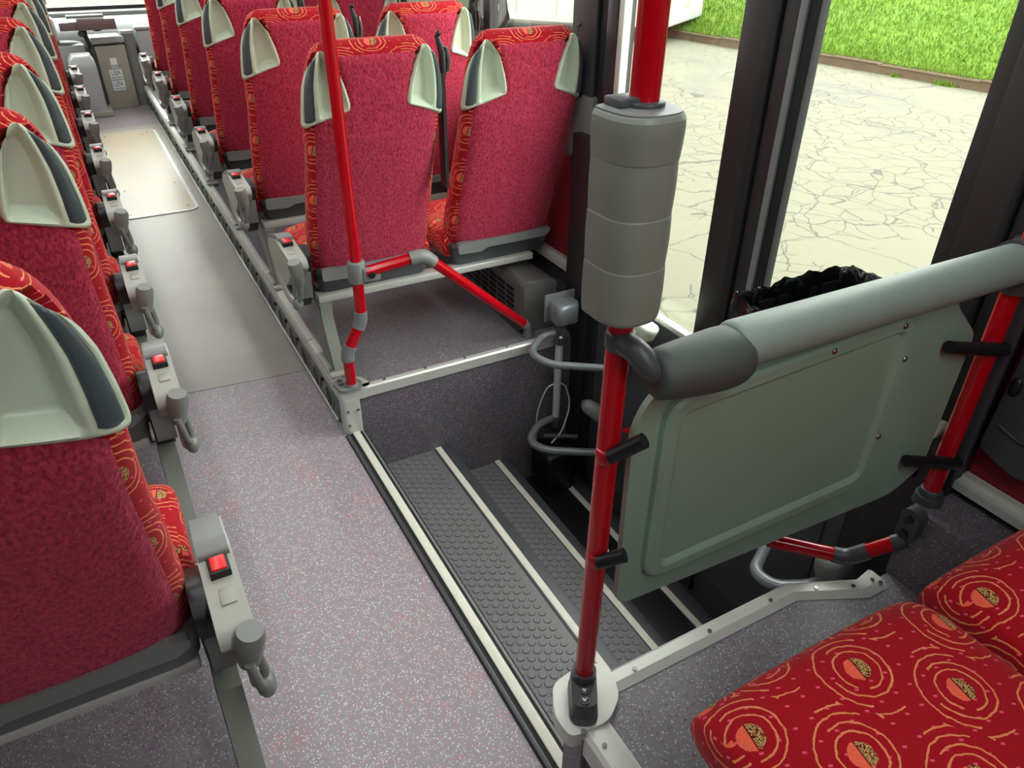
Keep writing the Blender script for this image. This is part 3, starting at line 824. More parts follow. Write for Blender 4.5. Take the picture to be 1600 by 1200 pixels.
tube('socket', rl((1.446, .665, 1.02), (1.444, .665, 1.12)), .028, 'dark_grey_plastic', t, 22)

# screen between the poles
o4 = Vector((.62, .708, .48)); t = empty('modesty_screen', o4, 'green-grey moulded screen panel hanging below the padded handrail', 'screen')
# panel plane runs from (.60,.712) to (1.46,.69): local x along it
ax = (Vector((1.46, .690, 0))-Vector((.60, .712, 0))).normalized(); ay = Vector((ax.y*-1, ax.x, 0))
def pl(x, d, z): q = Vector((.60, .712, 0))+ax*(x-.60)+ay*d; return Vector((q.x, q.y, z))-o4
def plate_pr(name, pts, d0, d1, mat, bev=0, parent=t, ang=40):
    bm = B(); va = [bm.verts.new(pl(p[0], d0, p[1])) for p in pts]; vb = [bm.verts.new(pl(p[0], d1, p[1])) for p in pts]; n = len(pts)
    bm.faces.new(va); bm.faces.new(vb[::-1])
    for i in range(n): bm.faces.new((va[i], vb[i], vb[(i+1) % n], va[(i+1) % n]))
    return finish(name, bm, mat, parent, bev=bev, ang=ang)
out_ = roundpoly([(.610, .565), (.603, .955), (.628, 1.008), (.69, 1.036), (1.30, 1.07), (1.32, 1.01), (1.415, .925), (1.412, .60), (1.33, .548)], [.03, .03, .03, .03, .01, .03, .02, .02, .03], 5)
plate_pr('back_plate', out_, -.006, .006, 'panel_green_grey', .0015)
F1 = [(.652, .612), (.652, 1.0), (1.205, 1.028), (1.205, .632)]
def inset(pts, k):
    cx = sum(p[0] for p in pts)/4; cz = sum(p[1] for p in pts)/4
    return [(p[0]+math.copysign(k, cx-p[0]), p[1]+math.copysign(k, cz-p[1])) for p in pts]
bm = B(); rings = []
for k, d, rr in ((0, -.006, .05), (.002, -.016, .05), (.008, -.022, .046), (.026, -.022, .03), (.031, -.019, .024), (.036, -.014, .02)):
    rings.append([tuple(pl(p[0], d, p[1])) for p in roundpoly(inset(F1, k), rr, 6)])
vs = loft(bm, rings, caps=False); bm.faces.new(vs[-1]); finish('moulded_frame', bm, 'panel_green_grey', t, ang=30)
for q in ((1.16, 1.01), (1.19, .935), (1.19, .76), (.99, 1.003)):
    bm = B(); c = pl(q[0], -.022, q[1]); sph(bm, c, .006, .004, .006, 10, 6); finish('rivet', bm, 'steel', t)
for (a, b) in (((.570, .715, .912), (.603, .680, .955)), ((.566, .715, .688), (.601, .688, .712))):
    tube('clamp_rod', [tuple(Vector(p)-o4) for p in (a, b)], .0125, 'black_plastic', t, 14)
    bm = B(); cyl(bm, tuple(Vector((.576, .728, a[2]-.004))-o4), .020, .024, 'z', 18); finish('clamp_collar', bm, 'red_paint', t, bev=.003)
for zz, zl in ((.895, .928), (.610, .656)):
    tube('clamp_rod', [tuple(Vector(p)-o4) for p in ((1.455, .648, zz+.002), (1.315, .672, zl))], .0125, 'black_plastic', t, 14)
    tube('clamp_sleeve', [tuple(Vector(p)-o4) for p in ((1.466, .646, zz), (1.39, .660, (zz+zl)/2))], .0145, 'black_plastic', t, 14)

# ------------------------------------------------------------------ waste bin with bag
def bin_(): 
    bx0, bx1, by0, by1, zt = 1.02, 1.345, .775, .955, .985
    t = empty('waste_bin', ((bx0+bx1)/2, (by0+by1)/2, .45), 'rectangular waste bin hidden in a black bag behind the padded handrail', 'bin')
    cx, cy = (bx0+bx1)/2, (by0+by1)/2
    bm = B(); rings = []
    for z, k in ((0, .86), (.45, .97), (.50, .98), (.50, .94), (.05, .82)):
        rings.append([(p[0], p[1], z) for p in rrect(-(bx1-bx0)/2*k, (bx1-bx0)/2*k, -(by1-by0)/2*k, (by1-by0)/2*k, .02, 3)])
    loft(bm, rings); finish('bucket', bm, 'black_plastic', t)
    bm = B(); rings = []; rnd = random.Random(3)
    base = []
    N = 140
    per = rrect(-(bx1-bx0)/2, (bx1-bx0)/2, -(by1-by0)/2, (by1-by0)/2, .012, 3)
    P_ = [Vector(p) for p in per]; Ls = [0]
    for a, b in zip(P_, P_[1:]+P_[:1]): Ls.append(Ls[-1]+(b-a).length)
    def at(s):
        s %= Ls[-1]
        for i in range(len(P_)):
            if Ls[i+1] >= s: return P_[i].lerp(P_[(i+1) % len(P_)], (s-Ls[i])/(Ls[i+1]-Ls[i]+1e-9))
    ph = [rnd.uniform(0, 6) for _ in range(9)]
    for z, k, am in ((.10, 1.03, .004), (.22, 1.05, .006), (.34, 1.06, .007), (.44, 1.045, .007), (.49, 1.03, .006), (.525, 1.0, .004), (.535, .985, .003), (.53, .96, .003), (.49, .93, .006), (.40, .90, .008), (.28, .86, .01), (.12, .80, .012)):
        rg = []
        for i in range(N):
            s = Ls[-1]*i/N; p = at(s)
            w = am*(math.sin(s*38+ph[0]+z*9)+.7*math.sin(s*91+ph[1]-z*23)+.35*math.sin(s*191+ph[2]+z*40))
            dz = .004*math.sin(s*31+ph[3])+.003*math.sin(s*87+ph[4])+.0015*math.sin(s*211+ph[5]) if .5 < z else 0
            d = p.normalized() if p.length else p
            rg.append((p.x*k+d.x*w, p.y*k+d.y*w, z+dz))
        rings.append(rg)
    loft(bm, rings, caps=False); finish('bag_liner', bm, 'bin_bag', t, ang=60)
bin_()

# ------------------------------------------------------------------ heater box under the window seat
t = empty('floor_heater', (1.32, 2.30, .172), 'grey slotted heater box on the floor beneath the window seat', 'heater')
prism('casing', roundpoly([(0, .0), (0, .20), (.02, .222), (.09, .215), (.15, .20), (.15, 0)], .012), 'y', 0, .95, 'heater_grey', t, bev=.003)
prism('end_panel', roundpoly([(.001, .0), (.001, .19), (.018, .215), (.07, .205), (.10, .22), (.149, .20), (.149, 0)], .012), 'y', -.012, .001, 'heater_grey', t, bev=.003)
for rj in range(5):
    for cj in range(8):
        box('vent_slot', (-.003, .004, .07+cj*.075, .13+cj*.075, .055+rj*.024, .068+rj*.024), 'black_rubber', t)
box('kick_strip', (-.012, .0, -.01, .95, 0, .02), 'dark_grey_plastic', t)

# ------------------------------------------------------------------ side walls, windows, door
def frame_win(n, x, y0, y1, z0, z1, side):
    w = bpy.data.objects.new('window_%d' % n, None); COL.objects.link(w); w.location = (x, y0, z0); struct(w)
    H_, L_ = z1-z0, y1-y0; k = 1 if side > 0 else -1
    bm = B()
    addbox(bm, -.02, .02, 0, .03, 0, H_); addbox(bm, -.02, .02, L_-.03, L_, 0, H_); addbox(bm, -.019, .019, .03, L_-.03, 0, .03); addbox(bm, -.019, .019, .03, L_-.03, H_-.03, H_)
    finish('window_frame', bm, 'black_frame', w, smooth=False)
    bm = B(); addbox(bm, .0, .004, .03, L_-.03, .03, H_-.03); finish('glass_pane', bm, 'window_glass' if n == 1 else 'dimming_glass', w, smooth=False)
XW = XR+.06
# door side wall ahead of the door
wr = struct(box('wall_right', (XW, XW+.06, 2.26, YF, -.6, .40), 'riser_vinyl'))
box('red_lining', (XW-.006, XW, 2.235, YF, .40, .86), 'red_wall', wr)
box('sill_cover', (XW-.02, XW+.05, 2.235, YF, .86, .90), 'mid_grey_plastic', wr, bev=.006)
box('cant_panel', (XW, XW+.06, 2.26, YF, 1.85, 2.12), 'wall_grey', wr)
box('wall_core', (XW, XW+.06, 2.26, YF, .40, .86), 'wall_grey', wr)
# pillar between door and first window
pil = struct(box('wall_pillar', (XW-.012, XW+.06, 2.125, 2.37, .90, 2.12), 'black_frame', bev=.004))
box('pillar_lining', (XW-.03, XW-.012, 2.215, 2.36, 1.07, 2.1), 'dark_grey_plastic', pil, bev=.006)
box('pillar_cover', (XW-.034, XW, 2.20, 2.37, .84, 1.075), 'mid_grey_plastic', pil, bev=.015)
box('pillar_foot', (XR-.008, XW+.06, 2.108, 2.262, -.6, .95), 'black_frame', pil, bev=.003)
tube('rubber_seal', [(XW-.010, 2.212, -.0), (XW-.010, 2.212, .92)], .009, 'black_rubber', pil, 10)
tube('belt_anchor', [(XW-.045, 2.29, 1.16), (XW-.05, 2.285, 1.20), (XW-.04, 2.28, 1.225)], .008, 'black_plastic', pil, 10)
for i, (a, b) in enumerate(((2.37, 3.08), (3.08, 4.6), (4.6, 6.1), (6.1, 7.6), (7.6, 8.9))):
    frame_win(1+i, XW+.03, a, b, .90, 1.86, 1)
# seat rails on the wall
for nm, (ya, yb, zz) in (('trim_30', (2.20, 8.0, .415)), ('trim_31', (YB, .735, .53))):
    bm = B(); addprism(bm, [(-.004, -.022), (-.004, .02), (-.022, .02), (-.022, .012), (-.036, .008), (-.046, .008), (-.046, -.012), (-.038, -.012), (-.038, -.004), (-.022, -.006), (-.022, -.022)], 'y', 0, yb-ya)
    o = struct(finish(nm, bm, 'aluminium', smooth=False)); o.location = (XW-.005, ya, zz)
    box('rail_end', (-.048, -.034, -.003 if yb > 5 else yb-ya, 0 if yb > 5 else yb-ya+.003, -.015, .010), 'steel', o)
# wall beside the near seats
wq = struct(box('wall_right', (XW, XW+.06, YB, .72, -.6, .50), 'riser_vinyl'))
box('red_lining', (XW-.006, XW, YB, .72, .50, .95), 'red_wall', wq)
box('wall_core', (XW, XW+.06, YB, .72, .50, .95), 'wall_grey', wq)
box('cant_panel', (XW, XW+.06, YB, .72, 1.85, 2.12), 'wall_grey', wq)
box('light_block_lining', (XW-.004, XW+.06, YB, .72, .95, 1.86), 'wall_grey', wq)  # solid lining instead of a rear window, added to darken the left seats
pq = struct(box('wall_pillar', (XR-.004, XR+.06, .655, .832, -.6, 2.12), 'black_frame', bev=.004))
tube('rubber_seal', [(XR-.006, .742, .5), (XR-.006, .742, 2.05)], .010, 'black_rubber', pq, 10)
box('pillar_lining', (XR-.02, XR-.004, .64, .705, .60, 2.1), 'dark_grey_plastic', pq, bev=.006)
# grey moulded cover behind the right pole
t = empty('wall_cover', (XW-.018, .60, .64), 'dark grey moulded wall cover with recessed handle, behind the right red pole', 'cover')
bm = B(); pts = roundpoly([(.045, .0), (-.06, -.03), (-.12, .03), (-.20, .70), (.01, .70), (.03, .35)], [.02, .03, .03, .02, .02, .1], 4)
loft(bm, [[(d, p[0]*k, p[1]) for p in pts] for d, k in ((.008, 1.0), (-.016, 1.0), (-.022, .95))]); finish('cover_panel', bm, 'dark_grey_plastic', t, ang=30)
tube('groove', [(-.024, .02, .07), (-.024, -.045, .05), (-.024, -.07, .12), (-.024, -.14, .6)], .003, 'dark_grey_plastic', t, 8, fil=.05)
bm = B(); sph(bm, (-.024, .022, .165), .008, .012, .022, 12, 8); finish('recessed_handle', bm, 'black_plastic', t)
bm = B(); cyl(bm, (0, 0, 0), .016, .05, 'x', 18); sph(bm, (-.025, 0, 0), .012, .016, .016)
o = finish('wall_peg', bm, 'light_grey_plastic', ang=60); o.location = (XR-.03, .715, .655); tag(o, 'small rounded light grey peg beside the right red pole', 'peg')

# door
XD = XR+.035
d = struct(bpy.data.objects.new('door_1', None)); COL.objects.link(d); d.location = (XD, .80, -.5)
def dl(*a): return a
def leaf(y0, y1, near):
    H_ = 2.5
    for nm, (a, b), mt, x0, x1 in (('stile', (y0, y0+.055), 'black_frame', -.02, .02), ('stile', (y1-.055, y1), 'black_frame', -.02, .02)):
        box(nm, (x0, x1, a, b, 0, H_), mt, d, bev=.003)
    box('top_rail', (-.02, .02, y0+.055, y1-.055, H_-.1, H_), 'black_frame', d)
    box('glass_pane', (-.002, .003, y0+.05, y1-.05, .96, H_-.08), 'window_glass', d, smooth=False)
    lp = box('lower_panel', (-.018, .018, y0+.055, y1-.055, .0, .945), 'dark_grey_plastic', d, bev=.004)
    box('glass_bead', (-.028, .0, y0+.055, y1-.055, .945, .965), 'aluminium', d, bev=.003)
    a, b = y0+.10, y1-.12
    bm = B(); loft(bm, [[(x_, p[0], p[1]) for p in rrect(a+k, b-k, .12+k, .82-k, .05, 5)] for x_, k in ((-.016, 0), (-.024, .006), (-.024, .012))]); finish('moulded_relief', bm, 'dark_grey_plastic', lp, ang=30)
leaf(.02, .612, True); leaf(.64, 1.315, False)
# central post profiles
for a, b, x0, mt in ((.50, .535, -.030, 'black_rubber'), (.535, .556, -.036, 'mid_grey_plastic'), (.556, .605, -.030, 'black_frame'), (.610, .645, -.038, 'black_rubber'), (.645, .735, -.032, 'black_frame')):
    box('post_profile', (x0, .0, a, b, .965, 2.5), mt, d, bev=.003)
box('post_profile', (-.03, .0, .55, .70, 0, .965), 'black_frame', d, bev=.003)
box('edge_profile', (-.03, .0, 1.235, 1.262, .965, 2.5), 'aluminium', d, bev=.003)
box('edge_profile', (-.034, .0, 1.262, 1.315, .965, 2.5), 'black_frame', d, bev=.003)
box('threshold', (-.04, .03, 0, 1.33, -.04, .004), 'black_frame', d)
box('header', (-.04, .05, -.1, 1.46, 2.5, 2.62), 'wall_grey', d)
# window cap (grey dome on the post foot)
bm = B(); loft(bm, [[(p[0]*k, p[1]*k, z) for p in rrect(-.03, .03, -.085, .085, .028, 5)] for z, k in ((-.03, .8), (0, .95), (.012, 1.0), (.018, .95), (.022, .8))])
o = finish('hinge_cap', bm, 'light_grey_plastic', ang=60); o.location = (1.45, 1.735, .44); tag(o, 'small pale rounded cap on the door ledge just behind the tall pole', 'cap')

# door swing gear, far corner
t = empty('door_swing_gear', (1.40, 2.14, -.5), 'grey tube loops on a white upright, folded in the dark far stairwell corner', 'door gear')
o5 = Vector((1.40, 2.14, -.5))
def q5(*ps): return [tuple(Vector(p)-o5) for p in ps]
tube('upright', q5((1.405, 2.15, -.20), (1.405, 2.15, .27)), .0155, 'white_tube', t, 18)
tube('upper_loop', q5((1.405, 2.155, .225), (1.33, 2.165, .215), (1.235, 2.09, .205), (1.262, 1.99, .20), (1.50, 1.825, .20)), .0145, 'grey_tube', t, 16, fil=.06, n=8)
tube('lower_loop', q5((1.405, 2.155, -.185), (1.32, 2.15, -.19), (1.232, 2.075, -.20), (1.262, 1.995, -.20), (1.50, 1.845, -.20)), .0155, 'grey_tube', t, 16, fil=.06, n=8)
bm = B(); loft(bm, [[(p[0], p[1], z+.5) for p in rrect(1.37-o5.x+k, 1.47-o5.x, 2.11-o5.y+k, 2.19-o5.y, .02, 4)] for z, k in ((.26, .012), (.275, .0), (.325, .0), (.345, .004), (.35, .012))]); br = finish('top_bracket', bm, 'grey_tube', t, ang=50)
box('bracket_plate', (-.045, .09, .045, .054, .76, .875), 'grey_tube', t, bev=.003)
for q in ((.0, .845), (.05, .85)):
    bm = B(); cyl(bm, (q[0], .043, q[1]), .006, .006, 'y', 10); finish('bolt', bm, 'steel', t)
bm = B(); cyl(bm, (.005, .01, .715), .022, .08, 'z', 20); addbox(bm, -.006, .016, -.022, -.008, .68, .75); finish('swivel', bm, 'dark_grey_plastic', t, bev=.003)
bm = B(); sph(bm, (-.008, -.018, .715), .007, .007, .007, 10, 6); finish('bolt', bm, 'white_tube', t)
bm = B(); cyl(bm, (.005, .01, .30), .022, .05, 'z', 20); finish('swivel', bm, 'dark_grey_plastic', t, bev=.003)
bm = B(); loft(bm, [[(p[0], p[1], z) for p in rrect(-.09-k, .045, -.10-k, .045, .02, 4)] for z, k in ((0, -.01), (.0, 0), (.17, .005), (.19, 0), (.20, -.012))]); finish('motor_cover', bm, 'black_plastic', t, ang=50)
tube('arm_link', q5((1.33, 2.12, -.235), (1.46, 2.06, -.245)), .011, 'dark_grey_plastic', t, 12)
o = tube('cable', [(1.33, 2.18, -.30), (1.325, 2.17, -.13), (1.37, 2.165, -.02), (1.44, 2.15, -.02), (1.465, 2.13, -.12), (1.40, 2.09, -.22), (1.35, 2.09, -.26)], .0035, 'white_tube', None, 8, fil=.08, n=8)
tag(o, 'thin pale cable looping round the white upright in the far corner', 'cable')
# door swing gear, near corner
o6 = Vector((1.38, .80, -.5)); t = empty('door_swing_gear', o6, 'grey tube loop folded low beneath the screen in the near stairwell corner', 'door gear')
def q6(*ps): return [tuple(Vector(p)-o6) for p in ps]
tube('lower_loop', q6((1.44, .80, .135), (1.36, .81, .125), (1.27, .86, .12), (1.262, .925, .12), (1.33, .96, .12), (1.50, 1.06, .12)), .0165, 'grey_tube', t, 16, fil=.06, n=8)
tube('upright', q6((1.425, .80, -.2), (1.425, .80, .20)), .018, 'dark_grey_plastic', t, 16)
bm = B(); c6 = Vector((1.405, .80, .19))-o6
loft(bm, [[(c6.x+p[0]*k, c6.y+p[1]*k, c6.z+z) for p in rrect(-.045, .05, -.035, .04, .03, 5)] for z, k in ((-.05, .7), (-.02, .95), (.0, 1.0), (.018, .92), (.026, .7), (.03, .4))]); finish('top_cap', bm, 'mid_grey_plastic', t, ang=60)
bm = B(); c6 = Vector((1.40, .81, 0))-o6
loft(bm, [[(p[0], p[1], z) for p in rrect(c6.x-.07, c6.x+.06, c6.y-.03, c6.y+.06, .02, 4)] for z in (0, .28)]); finish('motor_cover', bm, 'black_plastic', t, ang=50)
# red kick rail on the near side
o7 = Vector((1.35, .70, .30)); t = empty('kick_rail', o7, 'low red bent rail with dark elbow under the screen, fixed by a bolted bracket', 'rail')
def q7(*ps): return [tuple(Vector(p)-o7) for p in ps]
KA, KB, KC = Vector((1.17, .84, .352)), Vector((1.30, .716, .343)), Vector((1.377, .645, .425))
tube('red_tube', q7(KA, KA.lerp(KB, .86)), .017, 'red_paint', t, 18)
tube('elbow', q7(KA.lerp(KB, .82), KB, KB.lerp(KC, .38)), .0195, 'dark_grey_plastic', t, 18, fil=.03)
tube('red_tube', q7(KB.lerp(KC, .34), KB.lerp(KC, .86)), .017, 'red_paint', t, 18)
bm = B(); cb = Vector((1.386, .648, .468))-o7
rotb = Matrix.Rotation(math.radians(0), 3, 'X')
pts = rrect(-.022, .022, -.045, .045, .021, 6)
va = []
loft(bm, [[tuple(cb+rotb @ Vector((xx, p[0], p[1]))) for p in pts] for xx in (-.018, .012)]); bo = finish('bracket', bm, 'dark_grey_plastic', t, bev=.002)
for k in (-.022, .02):
    bm = B(); cyl(bm, tuple(cb+rotb @ Vector((-.021, 0, k))), .010, .01, 'x', 14); finish('bolt', bm, 'black_plastic', bo)
tube('bracket_neck', q7(KB.lerp(KC, .80), KC), .0185, 'dark_grey_plastic', t, 16)
struct(box('wall_ledge', (1.40, XW, .3, .672, .29, .495), 'riser_vinyl'))
# door grip
o8 = Vector((1.455, 1.92, -.03)); t = empty('door_grip', o8, 'grey bulbous grip handle poking out left of the tall red pole', 'handle')
tube('grip', [(-.055, .03, .04), (-.045, .022, .03), (-.02, .0, .01), (.01, -.03, -.025), (.03, -.05, -.05)], .025, 'mid_grey_plastic', t, 20, rads=[.016, .028, .032, .029, .024], ang=70)
bm = B(); cyl(bm, (-.052, .027, .036), .016, .01, 'x', 16); finish('end_disc', bm, 'mid_grey_plastic', t, bev=.002)
tube('stem', [(.0, -.04, -.03), (.06, -.03, -.03)], .012, 'dark_grey_plastic', t, 12)
prism('warning_triangle', [(1.70-.0, .005), (1.76, -.01), (1.70, .045)], 'x', 1.44, 1.455, 'tail_red', bev=.001); o = COL.objects[-1]
o.name = 'red_marker'; tag(o, 'small red triangular marker just right of the tall pole, by the screen edge', 'marker')

# ------------------------------------------------------------------ left wall and ends, ceiling
wl = struct(box('wall_left', (XL-.06, XL, YB, YF, -.1, .90), 'wall_grey'))
box('cant_panel', (XL-.06, XL, YB, YF, 1.85, 2.12), 'wall_grey', wl)
box('light_block_panel', (XL-.055, XL-.002, YB, 1.5, .9, 1.85), 'red_wall', wl)  # unseen panel closing the rear-left windows, added to keep light off the near seats
ys = [1.5, 3.0, 4.5, 6.0, 7.5, YF]
for i, (a, b) in enumerate(zip(ys, ys[1:])): frame_win(10+i, XL-.03, a, b, .90, 1.86, -1)
struct(box('wall_rear', (XL-.06, XR+.06, YB-.06, YB, -.1, 2.12), 'red_wall'))
struct(box('ceiling', (XL-.06, XR+.10, YB-.06, YF, 2.12, 2.16), 'ceiling_white'))
for i, x in enumerate((-.12, .62)):  # unseen strips added as fill to brighten the cabin
    t = empty('added_ceiling_fill', (x, 3.0, 2.10), 'added unseen fill strip over the %s side of the aisle' % ('left', 'right')[i], 'fill_light', 'added fill strips')
    box('housing', (-.05, .05, -5.5, 4.8, 0, .02), 'ceiling_white', t)
    for k in range(4):
        L_ = bpy.data.lights.new('fill_light', 'AREA'); L_.shape = 'RECTANGLE'; L_.size = .09; L_.size_y = 2.4; L_.energy = FILL*((.1 if i == 0 else 2.6) if k == 0 else 1); L_.color = (.92, 1, .97)  # rearmost fill nearly off on the left, boosted on the right
        lo = bpy.data.objects.new('fill_light', L_); COL.objects.link(lo); lo.parent = t; lo.location = (0, -4.2+2.6*k, -.004)

# ------------------------------------------------------------------ front end
wf = struct(box('wall_front', (XL, XR, YF, YF+.06, -.4, .72), 'console_pale'))
t = struct(bpy.data.objects.new('window_30', None)); COL.objects.link(t); t.location = (0, YF, .76)
box('windscreen_glass', (XL, XR, .02, .026, .0, 1.3), 'window_glass', t, smooth=False)
box('bottom_frame', (XL, XR, 0, .05, -.06, .02), 'black_frame', t)
t = empty('dashboard', (.5, 8.62, .55), 'pale grey curved dashboard below the windscreen at the far front', 'dashboard')
prism('dash_top', roundpoly([(-.25, -.1), (-.27, .06), (-.15, .14), (.1, .17), (.28, .13), (.31, -.1)], .05), 'x', -1.4, .95, 'console_pale', t, bev=.01)
box('dash_ledge', (-1.4, .95, .14, .30, .16, .20), 'mid_grey_plastic', t, bev=.01)
t = empty('front_cabinet', (.33, 8.12, 0), 'beige-grey cabinet with stickers at the front end of the aisle', 'cabinet')
rz = Matrix.Rotation(math.radians(8), 3, 'Z')
bm = B(); addbox(bm, -.125, .125, -.02, .19, .0, .54, rz, (0, 0, 0)); finish('door_panel', bm, 'console_grey', t, bev=.008)
bm = B(); addbox(bm, -.15, .135, -.03, .20, .555, .615, rz, (0, 0, 0)); finish('cabinet_lid', bm, 'console_pale', t, bev=.018, seg=3)
bm = B(); addbox(bm, -.145, -.128, -.01, .19, .0, .55, rz, (0, 0, 0)); finish('side_gap', bm, 'dark_grey_plastic', t)
st_m = t
def sticker(x, z, w, h, txt, size, sub):
    o = empty('sticker', (0, 0, 0)); 
    bpy.data.objects.remove(o)
    bm = B(); addbox(bm, x-w/2, x+w/2, -.0225, -.0205, z-h/2, z+h/2, rz, (0, 0, 0)); s = finish('sticker', bm, 'sticker_white', st_m)
    if txt:
        cu = bpy.data.curves.new('lettering', 'FONT'); cu.body = txt; cu.size = size; cu.extrude = .0004; cu.offset = .0012; cu.align_x = 'CENTER'; cu.align_y = 'CENTER'
        o = bpy.data.objects.new('lettering', cu); COL.objects.link(o); o.parent = s
        o.matrix_local = rz.to_4x4() @ Matrix.Translation((x, -.0232, z+h*.14)) @ Matrix.Rotation(PI/2, 4, 'X'); o.scale = (.8, 1.1, 1); bpy.context.view_layer.update(); me_ = bpy.data.meshes.new_from_object(o.evaluated_get(bpy.context.evaluated_depsgraph_get())); me_.materials.append(MAT['sticker_ink']); o2 = bpy.data.objects.new('lettering', me_); COL.objects.link(o2); o2.parent = s; o2.matrix_local = o.matrix_local; o2.scale = o.scale; bpy.data.objects.remove(o)
    bm = B(); rn = random.Random(int(z*1000)); q = x-w*.42
    while q < x+w*.40:
        ww = rn.uniform(.006, .012); addbox(bm, q, q+ww, -.0238, -.0226, z-h*.40, z-h*.40+sub, rz, (0, 0, 0)); q += ww+.004
    l = finish('small_print', bm, 'sticker_ink', s); l['kind'] = 'stuff'
sticker(-.005, .30, .105, .085, 'LEIA', .055, .014); sticker(-.005, .205, .105, .085, 'LEIA', .055, .014); sticker(.0, .395, .055, .085, '', 0, .02)
t = empty('front_column', (.50, 8.22, 0), 'dark grey rounded column beside the front cabinet', 'column')
tube('column_body', [(0, 0, 0), (0, 0, .62)], .055, 'mid_grey_plastic', t, 24)
tube('column_rim', [(0, 0, .62), (0, 0, .645)], .062, 'console_pale', t, 24)
t = empty('step_well_panel', (.72, 8.2, 0), 'pale panel right of the dark column at the front door well', 'panel')
box('panel_body', (-.14, .3, 0, .12, 0, .64), 'console_pale', t, bev=.02)
box('panel_cap', (-.15, .31, -.01, .13, .64, .67), 'console_pale', t, bev=.012)
t = empty('console_bin', (.095, 7.95, 0), 'low pale moulded console box left of the front cabinet', 'console')
bm = B(); loft(bm, [[(p[0]*k, p[1]*k+y_, z) for p in rrect(-.13, .085, -.14, .16, .035, 4)] for z, k, y_ in ((0, .95, 0), (.03, .97, 0), (.40, 1.0, .0), (.44, .98, .0), (.47, .9, .01), (.50, .7, .03))]); finish('box_body', bm, 'console_pale', t, ang=50)
box('box_foot', (-.13, .12, -.15, .15, 0, .05), 'console_grey', t, bev=.01)
t = empty('driver_console', (-.1, 8.25, 0), 'dark-topped pale console behind the low box at the front left', 'console')
box('console_body', (-.35, .24, -.1, .08, 0, .56), 'console_pale', t, bev=.03)
bm = B(); sph(bm, (.08, -.01, .555), .15, .08, .03, 20, 8); finish('dark_recess', bm, 'dark_grey_plastic', t)
box('side_wing', (-.5, .05, -.06, .07, .56, .78), 'console_pale', t, bev=.04, seg=3)
t = empty('fare_device', (.22, 8.0, .52), 'dark brownish device tray on a short arm above the front console', 'device')
bm = B(); addbox(bm, -.10, .20, -.07, .07, .17, .255); finish('tray_body', bm, 'tray_brown', t, bev=.006)
bm = B(); addbox(bm, -.24, -.08, -.05, .07, .17, .235); finish('tray_wing', bm, 'tray_brown', t, bev=.006)
bm = B(); addbox(bm, -.17, .12, -.04, .05, .262, .285); finish('tray_lid', bm, 'mid_grey_plastic', t, bev=.004)
tube('arm', [(-.04, 0, .02), (-.06, 0, .12), (-.06, 0, .2)], .02, 'black_plastic', t, 12)
bm = B(); cyl(bm, (-.09, -.01, .14), .025, .04, 'y', 16); finish('arm_joint', bm, 'dark_grey_plastic', t)
tube('cable_bundle', [(-.02, 0, .19), (.04, -.02, .16), (.10, 0, .18)], .012, 'dark_grey_plastic', t, 10, fil=.03)
for q in (-.05, .14):
    bm = B(); cyl(bm, (q, -.062, .235), .006, .004, 'y', 10); finish('screw', bm, 'steel', t)

# ------------------------------------------------------------------ outside
GZ = -.88
struct(prism('ground', [(-60, -60), (90, -60), (90, 120), (-60, 120)], 'z', GZ-.2, GZ, 'pavement', smooth=False))
# kerb line measured through the door glass: (12.69,10.81) to (13.11,7.12), continuing both ways
k0 = Vector((13.35, 5.0, GZ)); kd = Vector((-.42, 3.69, 0)).normalized(); kn = Vector((kd.y, -kd.x, 0))
t = struct(bpy.data.objects.new('kerb', None)); COL.objects.link(t); t.location = k0
rn = random.Random(5); s = -4.0; i = 0
while s < 14:
    L_ = rn.uniform(.7, 1.0); bm = B()
    addbox(bm, -L_/2+.012, L_/2-.012, -.01, .20, -.05, .15+rn.uniform(-.012, .012))
    rot = Matrix((kd, kn*1, Vector((0, 0, 1)))).transposed()
    off = kd*(s+L_/2)+kn*rn.uniform(-.012, .012)
    for v in bm.verts: v.co = rot @ (v.co+Vector((0, 0, 0)))+off
    finish('kerb_stone', bm, 'stone', t, bev=.02); s += L_
def gh(d_): return .10+max(0, d_-.15)*.26
gp = [k0+kd*a+kn*b for a, b in ((-25, .15), (60, .15))]
bm = B(); rows = []
for b in (.15, .5, 1.5, 4, 9, 20): rows.append([tuple(k0+kd*a+kn*b+Vector((0, 0, gh(b)))) for a in range(-25, 61, 5)])
loft(bm, rows, close=False, caps=False); struct(finish('lawn', bm, 'grass_soil'))
import array
rn = random.Random(11); vs_, fs_ = [], []
NB = 90000
for i in range(NB):
    a = -3+25*rn.random()**1.15; b = .12+(9.5)*rn.random()**1.5
    base = k0+kd*a+kn*b+Vector((0, 0, gh(b)-.01)); h = rn.uniform(.05, .13); w = rn.uniform(.008, .016)
    th = rn.random()*6.283; dx, dy = math.cos(th)*w, math.sin(th)*w; lx, ly = rn.uniform(-.05, .05), rn.uniform(-.05, .05)
    j = len(vs_); vs_ += [(base.x-dx, base.y-dy, base.z), (base.x+dx, base.y+dy, base.z), (base.x+lx, base.y+ly, base.z+h)]; fs_.append((j, j+1, j+2))
me = bpy.data.meshes.new('grass'); me.from_pydata(vs_, [], fs_); me.materials.append(MAT['grass_blade']); o = bpy.data.objects.new('grass', me); COL.objects.link(o)
tag(o, 'bright green grass growing on the bank beyond the kerb', 'grass', kind='stuff')
